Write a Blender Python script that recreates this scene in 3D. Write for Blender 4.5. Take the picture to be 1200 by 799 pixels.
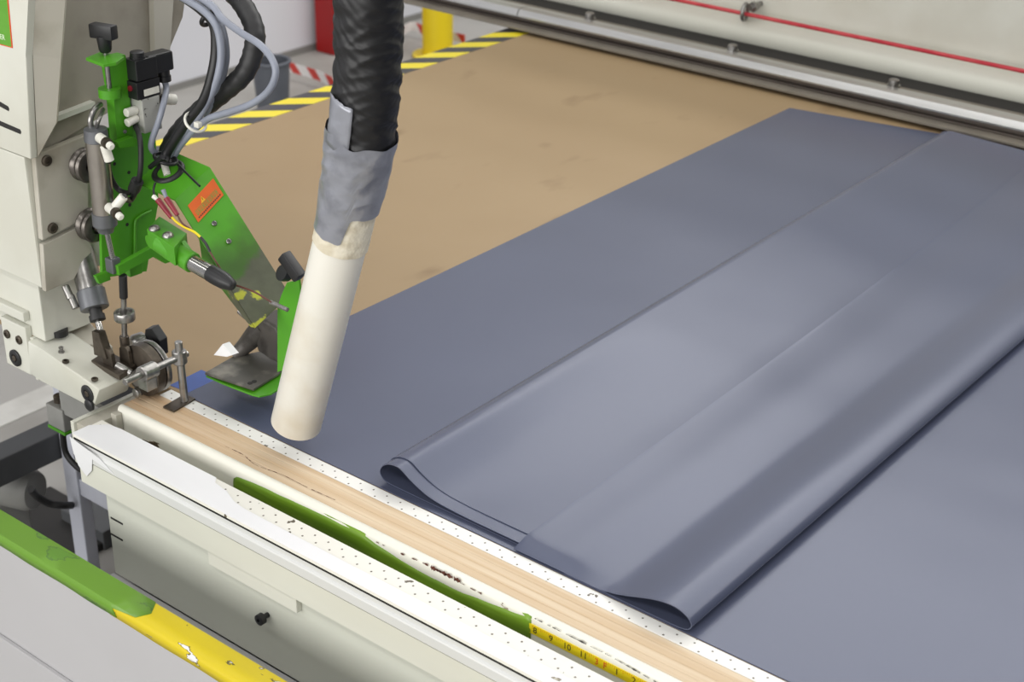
import bpy, bmesh, math, random
from mathutils import Vector, Matrix, noise
random.seed(7)
scene = bpy.context.scene
for o in list(bpy.data.objects): bpy.data.objects.remove(o)

# ------------------------------------------------------------------ camera
# x runs along the rail (towards the viewer), y across the table, z up, metres
def V(*a): return Vector(a)
_c = (600.0, 399.5)
_a = (-1940 - _c[0], -561 - _c[1]); _b = (2220 - _c[0], -487 - _c[1])
F = math.sqrt(-(_a[0]*_b[0] + _a[1]*_b[1]))
AX = -V(_a[0], _a[1], F).normalized(); AY = V(_b[0], _b[1], F).normalized(); AZ = AX.cross(AY)
ROT = Matrix((AX, AY, AZ))
CAM = V(1.73911, -1.35370, 2.09)
def P(px, py, **k):
    """the point of a known plane of the room (x=, y= or z=) seen at a picture position"""
    r = ROT @ V(px - _c[0], py - _c[1], F)
    (ax, v), = k.items(); i = 'xyz'.index(ax)
    return CAM + r*((v - CAM[i])/r[i])
cam_d = bpy.data.cameras.new('camera'); cam = bpy.data.objects.new('camera', cam_d)
scene.collection.objects.link(cam); scene.camera = cam
m = Matrix((ROT.col[0], -ROT.col[1], -ROT.col[2])).transposed().to_4x4(); m.translation = CAM
cam.matrix_world = m
cam_d.sensor_width = 36; cam_d.lens = F*36/1200; cam_d.clip_start = .02
cam_d.dof.use_dof = True; cam_d.dof.focus_distance = 2.25; cam_d.dof.aperture_fstop = 7.0

# ------------------------------------------------------------------ light
w = bpy.data.worlds.new('hall_light'); scene.world = w; w.use_nodes = True
w.node_tree.nodes['Background'].inputs[0].default_value = (.93, .95, 1, 1)
w.node_tree.nodes['Background'].inputs[1].default_value = .20
def area(name, loc, sx, sy, power, rot=(0, 0, 0)):
    l = bpy.data.lights.new(name, 'AREA'); l.shape = 'RECTANGLE'; l.size = sx; l.size_y = sy
    l.energy = power; l.color = (1, .985, .96)
    o = bpy.data.objects.new(name, l); o.location = loc; o.rotation_euler = rot
    scene.collection.objects.link(o); return o
# rows of ceiling fixtures over the hall
for ly, pw in ((-2.6, 120), (-.2, 60), (1.6, 50), (3.0, 85), (4.0, 105), (5.0, 120), (6.0, 120)):
    area('ceiling_fixture', (.9, ly, 4.6), 8.0, .5, pw)
# added fill light behind the camera, brightens the faces turned towards it
area('camera_side_fill', (1.0, -5.5, 2.4), 8.0, 3.0, 430, (math.radians(90), 0, 0))
vs = scene.view_settings
vs.view_transform = 'Standard'; vs.look = 'None'; vs.gamma = 1; vs.exposure = -0.24; vs.use_curve_mapping = False

# ------------------------------------------------------------------ materials
def lin(c):
    return tuple(((v/255)/12.92 if v/255 <= .04045 else ((v/255 + .055)/1.055)**2.4) for v in c) + (1,)
class NT:
    def __init__(s, m): s.t = m.node_tree; s.b = s.t.nodes['Principled BSDF']
    def n(s, ty, **k):
        nd = s.t.nodes.new(ty)
        for a, v in k.items():
            if a.startswith('i_'):
                key = a[2:].replace('_', ' '); nd.inputs[int(key) if key.isdigit() else key].default_value = v
            else: setattr(nd, a, v)
        return nd
    def l(s, a, b): s.t.links.new(a, b)
    def math(s, op, a, b=None):
        nd = s.t.nodes.new('ShaderNodeMath'); nd.operation = op
        for i, v in enumerate((a, b)):
            if v is None: continue
            if isinstance(v, (int, float)): nd.inputs[i].default_value = v
            else: s.l(v, nd.inputs[i])
        return nd.outputs[0]
    def mix(s, fac, c1, c2):
        nd = s.t.nodes.new('ShaderNodeMix'); nd.data_type = 'RGBA'
        for sock, v in ((nd.inputs[0], fac), (nd.inputs[6], c1), (nd.inputs[7], c2)):
            if isinstance(v, (int, float, tuple)): sock.default_value = v
            else: s.l(v, sock)
        return nd.outputs[2]
def newmat(name, rough=.5, metal=0, spec=.5):
    m = bpy.data.materials.new(name); m.use_nodes = True
    t = NT(m); t.b.inputs['Roughness'].default_value = rough; t.b.inputs['Metallic'].default_value = metal
    t.b.inputs['Specular IOR Level'].default_value = spec
    return m, t
def mottled(name, c, rough=.5, metal=0, c2=None, scale=12, amt=.5, stretch=(1, 1, 1), bump=0, spec=.5, bscale=None, lo=.45, hi=.62):
    m, t = newmat(name, rough, metal, spec)
    tc = t.n('ShaderNodeNewGeometry'); mp = t.n('ShaderNodeMapping'); mp.inputs['Scale'].default_value = stretch
    t.l(tc.outputs['Position'], mp.inputs[0])
    nz = t.n('ShaderNodeTexNoise'); nz.inputs['Scale'].default_value = scale; nz.inputs['Detail'].default_value = 6
    t.l(mp.outputs[0], nz.inputs[0])
    r = t.n('ShaderNodeMapRange'); r.inputs[1].default_value = lo; r.inputs[2].default_value = hi; r.inputs[4].default_value = amt
    t.l(nz.outputs[0], r.inputs[0])
    if c2 is None: c2 = tuple(v*.8 for v in c)
    t.l(t.mix(r.outputs[0], lin(c), lin(c2)), t.b.inputs['Base Color'])
    if bump:
        nb = t.n('ShaderNodeTexNoise'); nb.inputs['Scale'].default_value = bscale or scale*4; t.l(mp.outputs[0], nb.inputs[0])
        b = t.n('ShaderNodeBump'); b.inputs['Strength'].default_value = bump; b.inputs['Distance'].default_value = .004
        t.l(nb.outputs[0], b.inputs['Height']); t.l(b.outputs[0], t.b.inputs['Normal'])
    return m
M = {}
M['cream'] = mottled('cream_paint', (205, 205, 194), .42, amt=.5, c2=(190, 188, 174), scale=5)
M['creamdirty'] = mottled('grubby_cream_paint', (182, 178, 166), .45, amt=.8, c2=(138, 131, 116), scale=9, lo=.5, hi=.75)
M['hood'] = mottled('stained_hood', (160, 154, 141), .5, amt=.9, c2=(108, 100, 88), scale=7, lo=.48, hi=.75)
M['lineworn'] = mottled('worn_white_line', (196, 195, 190), .6, amt=.5, c2=(170, 168, 162), scale=9)
M['white'] = mottled('white_film', (232, 232, 232), .35, amt=.3, c2=(225, 226, 226), scale=20)
M['cabinet'] = mottled('cabinet_paint', (197, 199, 187), .45, amt=.3, c2=(188, 190, 178), scale=4)
M['rail'] = mottled('cream_rail', (208, 208, 196), .4, amt=.4, c2=(194, 193, 180), scale=6, stretch=(.3, 1, 1))
M['bandgrey'] = mottled('light_grey_rail', (206, 207, 205), .38, amt=.3, c2=(192, 193, 190), scale=6, stretch=(.3, 1, 1))
M['alu'] = mottled('aluminium', (196, 196, 194), .32, .85, amt=.5, c2=(150, 150, 148), scale=30, stretch=(.05, 1, 1))
M['cylsteel'] = mottled('brushed_cylinder', (172, 166, 158), .3, .95, amt=.2, scale=30)
M['darkalu'] = mottled('dark_aluminium', (98, 90, 84), .4, .6, amt=.6, c2=(60, 54, 50), scale=20, stretch=(.05, 1, 1))
M['lipgrey'] = mottled('grey_lip', (124, 117, 106), .55, amt=.4, scale=10)
M['steel'] = mottled('steel', (160, 158, 155), .3, .9, amt=.5, c2=(105, 102, 98), scale=60)
M['rollersteel'] = mottled('worn_roller_steel', (112, 107, 102), .34, .85, amt=.5, c2=(70, 66, 62), scale=60)
M['darksteel'] = mottled('blackened_steel', (92, 84, 74), .42, .7, amt=.6, c2=(58, 52, 46), scale=50)
M['chrome'] = mottled('polished_steel', (190, 188, 184), .18, 1, amt=.2, scale=40)
M['anod'] = mottled('grey_anodised', (110, 112, 116), .4, .5, amt=.3, scale=30)
M['black'] = mottled('black_plastic', (28, 28, 30), .42, amt=.3, scale=40)
M['rubber'] = mottled('black_rubber', (32, 32, 33), .5, amt=.5, c2=(48, 48, 48), scale=30)
M['green'] = mottled('bright_green_paint', (74, 148, 28), .38, amt=.5, c2=(60, 124, 22), scale=9)
M['greencable'] = M['green']
M['greycable'] = mottled('grey_cable', (140, 145, 158), .4, amt=.3, scale=20)
M['whiteplastic'] = mottled('white_plastic', (226, 224, 214), .35, amt=.3, scale=50)
M['valvebody'] = mottled('speckled_metal_block', (176, 176, 170), .45, .2, amt=.9, c2=(70, 68, 64), scale=120, lo=.62, hi=.68)
M['red'] = mottled('dark_red_insulator', (130, 22, 40), .4, amt=.3, scale=40)
M['yellowwire'] = mottled('yellow_wire', (230, 205, 30), .4, amt=.2, scale=30)
M['brownwire'] = mottled('brown_wire', (92, 50, 38), .5, amt=.2, scale=30)
M['redrope'] = mottled('red_cord', (178, 30, 48), .35, amt=.5, c2=(210, 90, 90), scale=60, stretch=(.2, 1, 1))
M['concrete'] = mottled('concrete_floor', (160, 158, 154), .55, amt=.6, c2=(130, 127, 121), scale=2.2, spec=.3)
M['wall'] = mottled('white_wall', (212, 213, 219), .7, amt=.3, c2=(202, 203, 209), scale=1.5, spec=.2)
M['skirt'] = mottled('wall_base_paint', (128, 127, 124), .6, amt=.4, scale=4)
M['redpost'] = mottled('red_paint', (152, 8, 10), .45, amt=.3, scale=4)
M['bollard'] = mottled('yellow_paint', (222, 196, 12), .45, amt=.3, c2=(205, 178, 8), scale=4)
M['bin'] = mottled('grey_bin_plastic', (86, 90, 98), .5, amt=.3, scale=6)
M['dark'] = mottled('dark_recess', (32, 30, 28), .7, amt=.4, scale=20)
M['darkgrey'] = mottled('dark_grey_paint', (78, 80, 82), .5, amt=.4, scale=9)
M['legpaint'] = mottled('pale_blue_grey_paint', (196, 199, 210), .45, amt=.4, scale=6)
M['motor'] = mottled('grey_motor_paint', (138, 138, 134), .5, amt=.5, scale=9)
M['blue'] = mottled('blue_vinyl', (52, 84, 158), .35, amt=.3, scale=14)
M['silvertape'] = mottled('silver_duct_tape', (150, 152, 160), .3, .35, amt=.6, c2=(116, 118, 126), scale=30, bump=.5, bscale=45)
M['maskingtape'] = mottled('crinkled_cream_tape', (226, 219, 200), .55, amt=.8, c2=(202, 192, 168), scale=40, bump=.7, bscale=70)
M['pvc'] = mottled('used_white_pipe', (228, 225, 215), .38, amt=.7, c2=(208, 197, 175), scale=9, lo=.52, hi=.72)
M['hose'] = mottled('black_film_hose', (20, 20, 22), .48, amt=.4, c2=(14, 14, 15), scale=20)
M['pad'] = mottled('scuffed_dark_plate', (84, 82, 76), .5, .3, amt=.9, c2=(136, 132, 122), scale=26, lo=.5, hi=.7)
M['casting'] = mottled('grey_casting', (92, 88, 84), .5, .4, amt=.8, c2=(56, 53, 50), scale=30)
M['ink'] = mottled('black_ink', (28, 26, 20), .6, amt=.1)
M['redink'] = mottled('red_ink', (214, 70, 30), .6, amt=.1)
M['whiteink'] = mottled('white_ink', (220, 232, 205), .6, amt=.1)
M['greenink'] = mottled('green_grey_ink', (110, 140, 60), .6, amt=.2)
M['yellowink'] = mottled('amber_ink', (222, 168, 30), .6, amt=.1)
M['orange'] = mottled('orange_sticker', (206, 92, 22), .45, amt=.4, c2=(190, 80, 20), scale=40)
M['stickergreen'] = mottled('green_sticker', (86, 150, 32), .4, amt=.3, c2=(104, 164, 52), scale=50, stretch=(.3, 1, 1))
M['rulertape'] = mottled('yellow_rule', (236, 214, 20), .35, amt=.2, c2=(226, 190, 20), scale=60)
M['greentape'] = mottled('dark_green_tape', (112, 148, 34), .36, amt=.9, c2=(84, 120, 16), scale=22, stretch=(.12, 1, 1), bump=.35, bscale=60, lo=.45, hi=.6)
M['greytrough'] = mottled('grey_trough', (150, 146, 134), .5, amt=.7, c2=(110, 104, 92), scale=30, stretch=(.2, 1, 1))
M['panel'] = mottled('pale_grey_panel', (178, 177, 178), .4, amt=.3, c2=(170, 169, 170), scale=3)

# vinyl: a smooth satin sheet with faint waves
def vinyl(name, c):
    m, t = newmat(name, .27, 0, .5); t.b.inputs['Specular Tint'].default_value = (.82, .86, 1, 1)
    g = t.n('ShaderNodeNewGeometry')
    n1 = t.n('ShaderNodeTexNoise', i_Scale=2.2, i_Detail=2.0); t.l(g.outputs['Position'], n1.inputs[0])
    t.l(t.mix(n1.outputs[0], lin(c), lin(tuple(v*1.06 for v in c))), t.b.inputs['Base Color'])
    n2 = t.n('ShaderNodeTexNoise', i_Scale=4.0, i_Detail=1.0); t.l(g.outputs['Position'], n2.inputs[0])
    b = t.n('ShaderNodeBump'); b.inputs['Strength'].default_value = .16; b.inputs['Distance'].default_value = .02
    t.l(n2.outputs[0], b.inputs['Height']); t.l(b.outputs[0], t.b.inputs['Normal'])
    return m
M['vinyl'] = vinyl('blue_grey_vinyl', (73, 78, 97))
# kraft table covering with smudges
def kraft():
    m, t = newmat('kraft_table_top', .5, 0, .35)
    g = t.n('ShaderNodeNewGeometry')
    n1 = t.n('ShaderNodeTexNoise', i_Scale=2.5, i_Detail=6.0); t.l(g.outputs['Position'], n1.inputs[0])
    mp = t.n('ShaderNodeMapping'); mp.inputs['Scale'].default_value = (1, .45, 1); mp.inputs['Rotation'].default_value = (0, 0, .5); t.l(g.outputs['Position'], mp.inputs[0])
    n2 = t.n('ShaderNodeTexNoise', i_Scale=9.0, i_Detail=3.0); t.l(mp.outputs[0], n2.inputs[0])
    base = t.mix(n1.outputs[0], lin((157, 135, 102)), lin((144, 121, 89)))
    r = t.n('ShaderNodeMapRange', i_1=.63, i_2=.73, i_4=.55); t.l(n2.outputs[0], r.inputs[0])
    t.l(t.mix(r.outputs[0], base, lin((112, 88, 60))), t.b.inputs['Base Color'])
    return m
M['kraft'] = kraft()
def wood():
    m, t = newmat('pale_wood', .5, 0, .3)
    g = t.n('ShaderNodeNewGeometry'); mp = t.n('ShaderNodeMapping'); mp.inputs['Scale'].default_value = (.5, 22, 1); t.l(g.outputs['Position'], mp.inputs[0])
    n1 = t.n('ShaderNodeTexNoise', i_Scale=5.0, i_Detail=8.0); t.l(mp.outputs[0], n1.inputs[0])
    rp = t.n('ShaderNodeValToRGB'); t.l(n1.outputs[0], rp.inputs[0])
    e = rp.color_ramp.elements; e[0].position = .36; e[0].color = lin((200, 176, 144)); e[1].position = .66; e[1].color = lin((213, 195, 168))
    sp = t.n('ShaderNodeSeparateXYZ'); t.l(g.outputs['Position'], sp.inputs[0])
    r = t.n('ShaderNodeMapRange', i_1=.45, i_2=-.02, i_4=.55); t.l(sp.outputs[0], r.inputs[0])   # worn and tanned near the wheel end
    mp2 = t.n('ShaderNodeMapping'); mp2.inputs['Scale'].default_value = (1, 14, 1); t.l(g.outputs['Position'], mp2.inputs[0])
    n3 = t.n('ShaderNodeTexNoise', i_Scale=7.0, i_Detail=5.0); t.l(mp2.outputs[0], n3.inputs[0])
    t.l(t.mix(t.math('MULTIPLY', r.outputs[0], t.math('MULTIPLY', n3.outputs[0], 1.3)), rp.outputs[0], lin((176, 132, 92))), t.b.inputs['Base Color'])
    return m
M['wood'] = wood()
# drilled sheet: rows of pin holes (dx = pitch, rows = y positions with x offsets)
def drilled(name, c, pitch, rows, rad, specks=0.0):
    m, t = newmat(name, .4)
    g = t.n('ShaderNodeNewGeometry'); sp = t.n('ShaderNodeSeparateXYZ'); t.l(g.outputs['Position'], sp.inputs[0])
    tot = None
    for y0, x0 in rows:
        fx = t.math('PINGPONG', t.math('SUBTRACT', sp.outputs[0], x0), pitch/2)
        dy = t.math('SUBTRACT', sp.outputs[1], y0)
        d = t.math('SQRT', t.math('ADD', t.math('MULTIPLY', fx, fx), t.math('MULTIPLY', dy, dy)))
        k = t.math('LESS_THAN', d, rad)
        tot = k if tot is None else t.math('MAXIMUM', tot, k)
    nz = t.n('ShaderNodeTexNoise', i_Scale=55.0, i_Detail=6.0); t.l(g.outputs['Position'], nz.inputs[0])
    big = t.n('ShaderNodeTexNoise', i_Scale=9.0); t.l(g.outputs['Position'], big.inputs[0])
    spk = t.math('GREATER_THAN', t.math('ADD', nz.outputs[0], t.math('MULTIPLY', big.outputs[0], .25)), .83 - specks)
    tot = t.math('MAXIMUM', tot, spk)
    t.l(t.mix(tot, lin(c), lin((92, 84, 72))), t.b.inputs['Base Color'])
    return m
M['drillback'] = drilled('drilled_white_strip', (228, 227, 222), .0259, [(-.0085, .685), (-.0200, .698)], .0015, -.02)
M['drillfront'] = drilled('drilled_white_ledge', (226, 224, 215), .0259, [(-.1365, .799), (-.1485, .8129)], .0016, .006)
# hazard tape
def hazard():
    m, t = newmat('hazard_stripes', .4)
    g = t.n('ShaderNodeNewGeometry'); sp = t.n('ShaderNodeSeparateXYZ'); t.l(g.outputs['Position'], sp.inputs[0])
    ph = t.math('FRACT', t.math('DIVIDE', t.math('SUBTRACT', t.math('SUBTRACT', sp.outputs[1], 2.020-.132*30), t.math('MULTIPLY', t.math('ADD', sp.outputs[0], .893), 1.0)), .132))
    k = t.math('GREATER_THAN', ph, .50)
    t.l(t.mix(k, lin((52, 52, 58)), lin((226, 208, 34))), t.b.inputs['Base Color'])
    return m
M['hazard'] = hazard()
def redwhite():
    m, t = newmat('red_white_stripes', .45)
    g = t.n('ShaderNodeNewGeometry'); sp = t.n('ShaderNodeSeparateXYZ'); t.l(g.outputs['Position'], sp.inputs[0])
    k = t.math('GREATER_THAN', t.math('FRACT', t.math('DIVIDE', t.math('ADD', sp.outputs[0], t.math('ADD', sp.outputs[2], 10)), .13)), .55)
    t.l(t.mix(k, lin((226, 222, 220)), lin((196, 60, 50))), t.b.inputs['Base Color'])
    return m
M['redwhite'] = redwhite()
# paint/tape that has flaked: second colour shows through
def flaky(name, c, c2, c3, scale, lo, hi, seedshift=0):
    m, t = newmat(name, .38)
    g = t.n('ShaderNodeNewGeometry'); mp = t.n('ShaderNodeMapping'); mp.inputs['Scale'].default_value = (.35, 1, 1); mp.inputs['Location'].default_value = (seedshift, 0, 0)
    mp.inputs['Rotation'].default_value = (0, 0, .08)
    t.l(g.outputs['Position'], mp.inputs[0])
    n1 = t.n('ShaderNodeTexNoise', i_Scale=scale, i_Detail=6.0); t.l(mp.outputs[0], n1.inputs[0])
    n2 = t.n('ShaderNodeTexNoise', i_Scale=scale*.4, i_Detail=4.0); t.l(mp.outputs[0], n2.inputs[0])
    r = t.n('ShaderNodeMapRange', i_1=lo, i_2=lo+.01); t.l(n1.outputs[0], r.inputs[0])
    r2 = t.n('ShaderNodeMapRange', i_1=lo-.012, i_2=lo-.008); t.l(n1.outputs[0], r2.inputs[0])
    base = t.mix(n2.outputs[0], lin(c), lin(tuple(v*.9 for v in c)))
    t.l(t.mix(r.outputs[0], t.mix(r2.outputs[0], base, lin(c3)), lin(c2)), t.b.inputs['Base Color'])
    b = t.n('ShaderNodeBump'); b.inputs['Strength'].default_value = .3; b.inputs['Distance'].default_value = .003
    t.l(n2.outputs[0], b.inputs['Height']); t.l(b.outputs[0], t.b.inputs['Normal'])
    return m
M['bargreen'] = flaky('scuffed_green_tape', (104, 150, 40), (90, 136, 40), (76, 112, 44), 26, .62, 0)
M['baryellow'] = flaky('peeling_yellow_tape', (214, 192, 16), (226, 224, 222), (72, 62, 20), 44, .66, 0, 3.3)
M['tapewhite'] = flaky('torn_white_tape', (238, 238, 240), (206, 202, 184), (120, 112, 92), 20, .70, 0, 1)
M['liproughed'] = flaky('chipped_cream_lip', (232, 230, 218), (70, 56, 40), (150, 138, 116), 34, .69, 0, 5)

# ------------------------------------------------------------------ mesh helpers
col = scene.collection
def mesh_obj(name, bm, mat, parent=None, smooth=None):
    bmesh.ops.recalc_face_normals(bm, faces=bm.faces[:])
    me = bpy.data.meshes.new(name); 
    root = parent
    off = V(0, 0, 0)
    if parent is not None: off = parent.matrix_world_off if False else V(*parent['_o'])
    if parent is None:
        # origin at the base of the shape
        xs = [v.co for v in bm.verts]
        off = V(sum(v.x for v in xs)/len(xs), sum(v.y for v in xs)/len(xs), min(v.z for v in xs))
    bmesh.ops.translate(bm, verts=bm.verts[:], vec=-off)
    bm.to_mesh(me); bm.free()
    o = bpy.data.objects.new(name, me); col.objects.link(o)
    me.materials.append(M[mat] if isinstance(mat, str) else mat)
    o['_o'] = tuple(off)
    if parent is not None: o.parent = parent
    else: o.location = off
    if smooth:
        for p in me.polygons: p.use_smooth = True
        me.set_sharp_from_angle(angle=math.radians(smooth))
    return o
def tag(o, label=None, cat=None, group=None, kind=None):
    if label: o['label'] = label
    if cat: o['category'] = cat
    if group: o['group'] = group
    if kind: o['kind'] = kind
    return o
def thing(name, loc, label, cat, group=None, kind=None):
    o = bpy.data.objects.new(name, None); col.objects.link(o); o.location = loc; o['_o'] = tuple(loc)
    o.empty_display_size = .05
    return tag(o, label, cat, group, kind)
def B(): return bmesh.new()
def box(bm, lo, hi, bev=0, mat=None):
    r = bmesh.ops.create_cube(bm, size=1)
    vs_ = r['verts']
    for v in vs_:
        v.co = V(*[(lo[i] + hi[i])/2 + v.co[i]*(hi[i] - lo[i]) for i in range(3)])
    if mat is not None: bmesh.ops.transform(bm, matrix=mat, verts=vs_)
    if bev:
        es = list({e for v in vs_ for e in v.link_edges})
        bmesh.ops.bevel(bm, geom=es, offset=bev, segments=2, affect='EDGES', profile=.6)
    return bm
def prism(bm, pts, ext, bev=0):
    """solid from a polygon (list of points) pushed along ext"""
    pts = [V(*p) for p in pts]; ext = V(*ext); n = len(pts)
    a = [bm.verts.new(p) for p in pts]; b = [bm.verts.new(p + ext) for p in pts]
    fs = [bm.faces.new(a), bm.faces.new(b[::-1])]
    for i in range(n): fs.append(bm.faces.new((a[i], b[i], b[(i+1) % n], a[(i+1) % n])))
    if bev:
        es = list({e for f in fs for e in f.edges})
        bmesh.ops.bevel(bm, geom=es, offset=bev, segments=2, affect='EDGES', profile=.6)
    return bm
def frame(d):
    d = V(*d).normalized(); u = d.orthogonal().normalized(); return d, u, d.cross(u)
def lathe(bm, p0, axis, prof, n=24, caps=True):
    """prof: (distance along axis, radius)"""
    d, u, v = frame(axis); p0 = V(*p0); rings = []
    for t, r in prof:
        rings.append([bm.verts.new(p0 + d*t + (u*math.cos(2*math.pi*k/n) + v*math.sin(2*math.pi*k/n))*max(r, 1e-5)) for k in range(n)])
    for a, b in zip(rings, rings[1:]):
        for k in range(n): bm.faces.new((a[k], a[(k+1) % n], b[(k+1) % n], b[k]))
    if caps: bm.faces.new(rings[0][::-1]); bm.faces.new(rings[-1])
    return bm
def cyl(bm, p0, p1, r, r2=None, n=20, ch=0):
    p0 = V(*p0); p1 = V(*p1); L = (p1 - p0).length; r2 = r if r2 is None else r2
    pr = [(0, r), (L, r2)] if not ch else [(0, r-ch), (ch, r), (L-ch, r2), (L, r2-ch)]
    return lathe(bm, p0, p1 - p0, pr, n)
def spline(pts, n=8):
    pts = [V(*p) for p in pts]; out = []
    for i in range(len(pts) - 1):
        p0 = pts[max(i-1, 0)]; p1 = pts[i]; p2 = pts[i+1]; p3 = pts[min(i+2, len(pts)-1)]
        for k in range(n):
            t = k/n
            out.append(.5*((2*p1) + (p2-p0)*t + (2*p0-5*p1+4*p2-p3)*t*t + (3*p1-p0-3*p2+p3)*t**3))
    out.append(pts[-1]); return out
def tube(bm, pts, r, n=10, sub=8, rf=None, caps=True):
    ps = spline(pts, sub) if sub else [V(*p) for p in pts]
    d0 = (ps[1] - ps[0]).normalized(); u = d0.orthogonal().normalized(); rings = []
    for i, p in enumerate(ps):
        d = (ps[min(i+1, len(ps)-1)] - ps[max(i-1, 0)]).normalized()
        u = (u - d*u.dot(d)).normalized(); v = d.cross(u)
        rr = []
        for k in range(n):
            a = 2*math.pi*k/n
            q = r if rf is None else rf(i/(len(ps)-1), a, p)
            rr.append(bm.verts.new(p + (u*math.cos(a) + v*math.sin(a))*q))
        rings.append(rr)
    for a, b in zip(rings, rings[1:]):
        for k in range(n): bm.faces.new((a[k], a[(k+1) % n], b[(k+1) % n], b[k]))
    if caps: bm.faces.new(rings[0][::-1]); bm.faces.new(rings[-1])
    return bm
def ring(bm, c, axis, R, r, n=24, k=10):
    d, u, v = frame(axis); c = V(*c); rs = []
    for i in range(n):
        a = 2*math.pi*i/n; e = u*math.cos(a) + v*math.sin(a)
        rs.append([bm.verts.new(c + e*(R + r*math.cos(2*math.pi*j/k)) + d*r*math.sin(2*math.pi*j/k)) for j in range(k)])
    for i in range(n):
        for j in range(k): bm.faces.new((rs[i][j], rs[(i+1) % n][j], rs[(i+1) % n][(j+1) % k], rs[i][(j+1) % k]))
    return bm
def extrude_x(bm, prof, x0, x1, bev=0):
    """solid with a (y, z) outline running along the rail"""
    return prism(bm, [(x0, y, z) for y, z in prof], (x1 - x0, 0, 0), bev)
def bolt(parent, p, axis, r, h, mat='darksteel', name='bolt', socket=True):
    bm = B(); pr = [(0, r), (h*.75, r), (h, r*.8)]
    if socket: pr += [(h, r*.5), (h*.5, r*.5)]
    lathe(bm, V(*p), axis, pr, 14)
    return mesh_obj(name, bm, mat, parent, 35)
def text_bm(s, size, origin, right, up, depth=.0004):
    cu = bpy.data.curves.new('t', 'FONT'); cu.body = s; cu.size = size; cu.align_x = 'CENTER'; cu.align_y = 'CENTER'; cu.extrude = depth/2
    ob = bpy.data.objects.new('t', cu); col.objects.link(ob)
    dg = bpy.context.evaluated_depsgraph_get(); me = bpy.data.meshes.new_from_object(ob.evaluated_get(dg))
    bm = B(); bm.from_mesh(me)
    r = V(*right).normalized(); n = r.cross(V(*up)).normalized(); u = n.cross(r)
    mt = Matrix((r, u, n)).transposed().to_4x4(); mt.translation = V(*origin)
    bmesh.ops.transform(bm, matrix=mt, verts=bm.verts[:])
    bpy.data.objects.remove(ob); bpy.data.curves.remove(cu); bpy.data.meshes.remove(me)
    return bm

# ================================================================== THE SETTING
TZ = .90
bm = B(); box(bm, (-3.6, -4, -.05), (6, 7.5, 0)); tag(mesh_obj('floor', bm, 'concrete'), 'grey concrete workshop floor under the cutting table', 'floor', kind='structure')
bm = B(); box(bm, (-3.6, -4, 0), (-3.46, 7.5, 5)); wl = tag(mesh_obj('wall_left', bm, 'wall'), 'white painted workshop wall far behind the machine', 'wall', kind='structure')
bm = B(); box(bm, (-3.46, -4, 0), (-3.45, 7.5, .03)); tag(mesh_obj('baseboard_left', bm, 'skirt'), 'grey painted strip along the foot of the white wall', 'baseboard', kind='structure')
bm = B(); box(bm, (-1.64, -1.0, 0), (-1.54, 2.4, .003)); tag(mesh_obj('floor_line', bm, 'lineworn'), 'white line painted on the concrete floor left of the machine', 'floor line', kind='structure')

# far things behind the table
bm = B(); x0 = -3.43; c = P(381, 52, x=x0)
box(bm, (x0, c.y-.06, 0.12), (x0+.12, c.y+.12, 3.2), .006)
rp = tag(mesh_obj('red_post', bm, 'redpost'), 'dark red square post against the white wall beside the black hose', 'post')
rp.location.z = 0.0
c = P(513, 66, z=0); t = thing('yellow_bollard', (c.x, c.y, 0), 'thick yellow safety bollard standing behind the table corner', 'bollard')
bm = B(); lathe(bm, c, (0, 0, 1), [(0, .072), (1.05, .072), (1.1, .064), (1.12, .04), (1.125, .001)], 28); mesh_obj('post', bm, 'bollard', t, 40)
bm = B(); lathe(bm, c, (0, 0, 1), [(0, .12), (.012, .12), (.012, .07)], 28); mesh_obj('base_plate', bm, 'bollard', t, 40)
c = P(321, 140, z=0); t = thing('waste_bin', (c.x, c.y, 0), 'grey plastic bin on the floor near the hazard-taped table edge', 'bin')
bm = B(); lathe(bm, c, (0, 0, 1), [(0, .062), (.25, .078), (.25, .074), (.02, .06)], 24, False); mesh_obj('body', bm, 'bin', t, 40)
bm = B(); ring(bm, c + V(0, 0, .25), (0, 0, 1), .078, .007); mesh_obj('rim', bm, 'bin', t, 60)
bm = B(); a = P(326, 76, z=.03); b_ = P(366, 86, z=.03); d_ = P(480, 40, z=.03); e_ = P(548, 46, z=.03)
pts = [P(324, 73, z=.05), P(345, 80, z=.05), P(372, 88, z=.05), P(395, 97, z=.05), P(425, 92, z=.05), P(450, 60, z=.05), P(478, 32, z=.05), P(500, 36, z=.05), P(545, 46, z=.05)]
ps = spline(pts, 8); top = [bm.verts.new(p + V(0, 0, .022)) for p in ps]; bot = [bm.verts.new(p - V(0, 0, .022)) for p in ps]
for i in range(len(ps)-1): bm.faces.new((bot[i], bot[i+1], top[i+1], top[i]))
o = tag(mesh_obj('barrier_tape', bm, 'redwhite'), 'red and white barrier tape strung low behind the black hose', 'tape')
md = o.modifiers.new('s', 'SOLIDIFY'); md.thickness = .002

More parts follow.
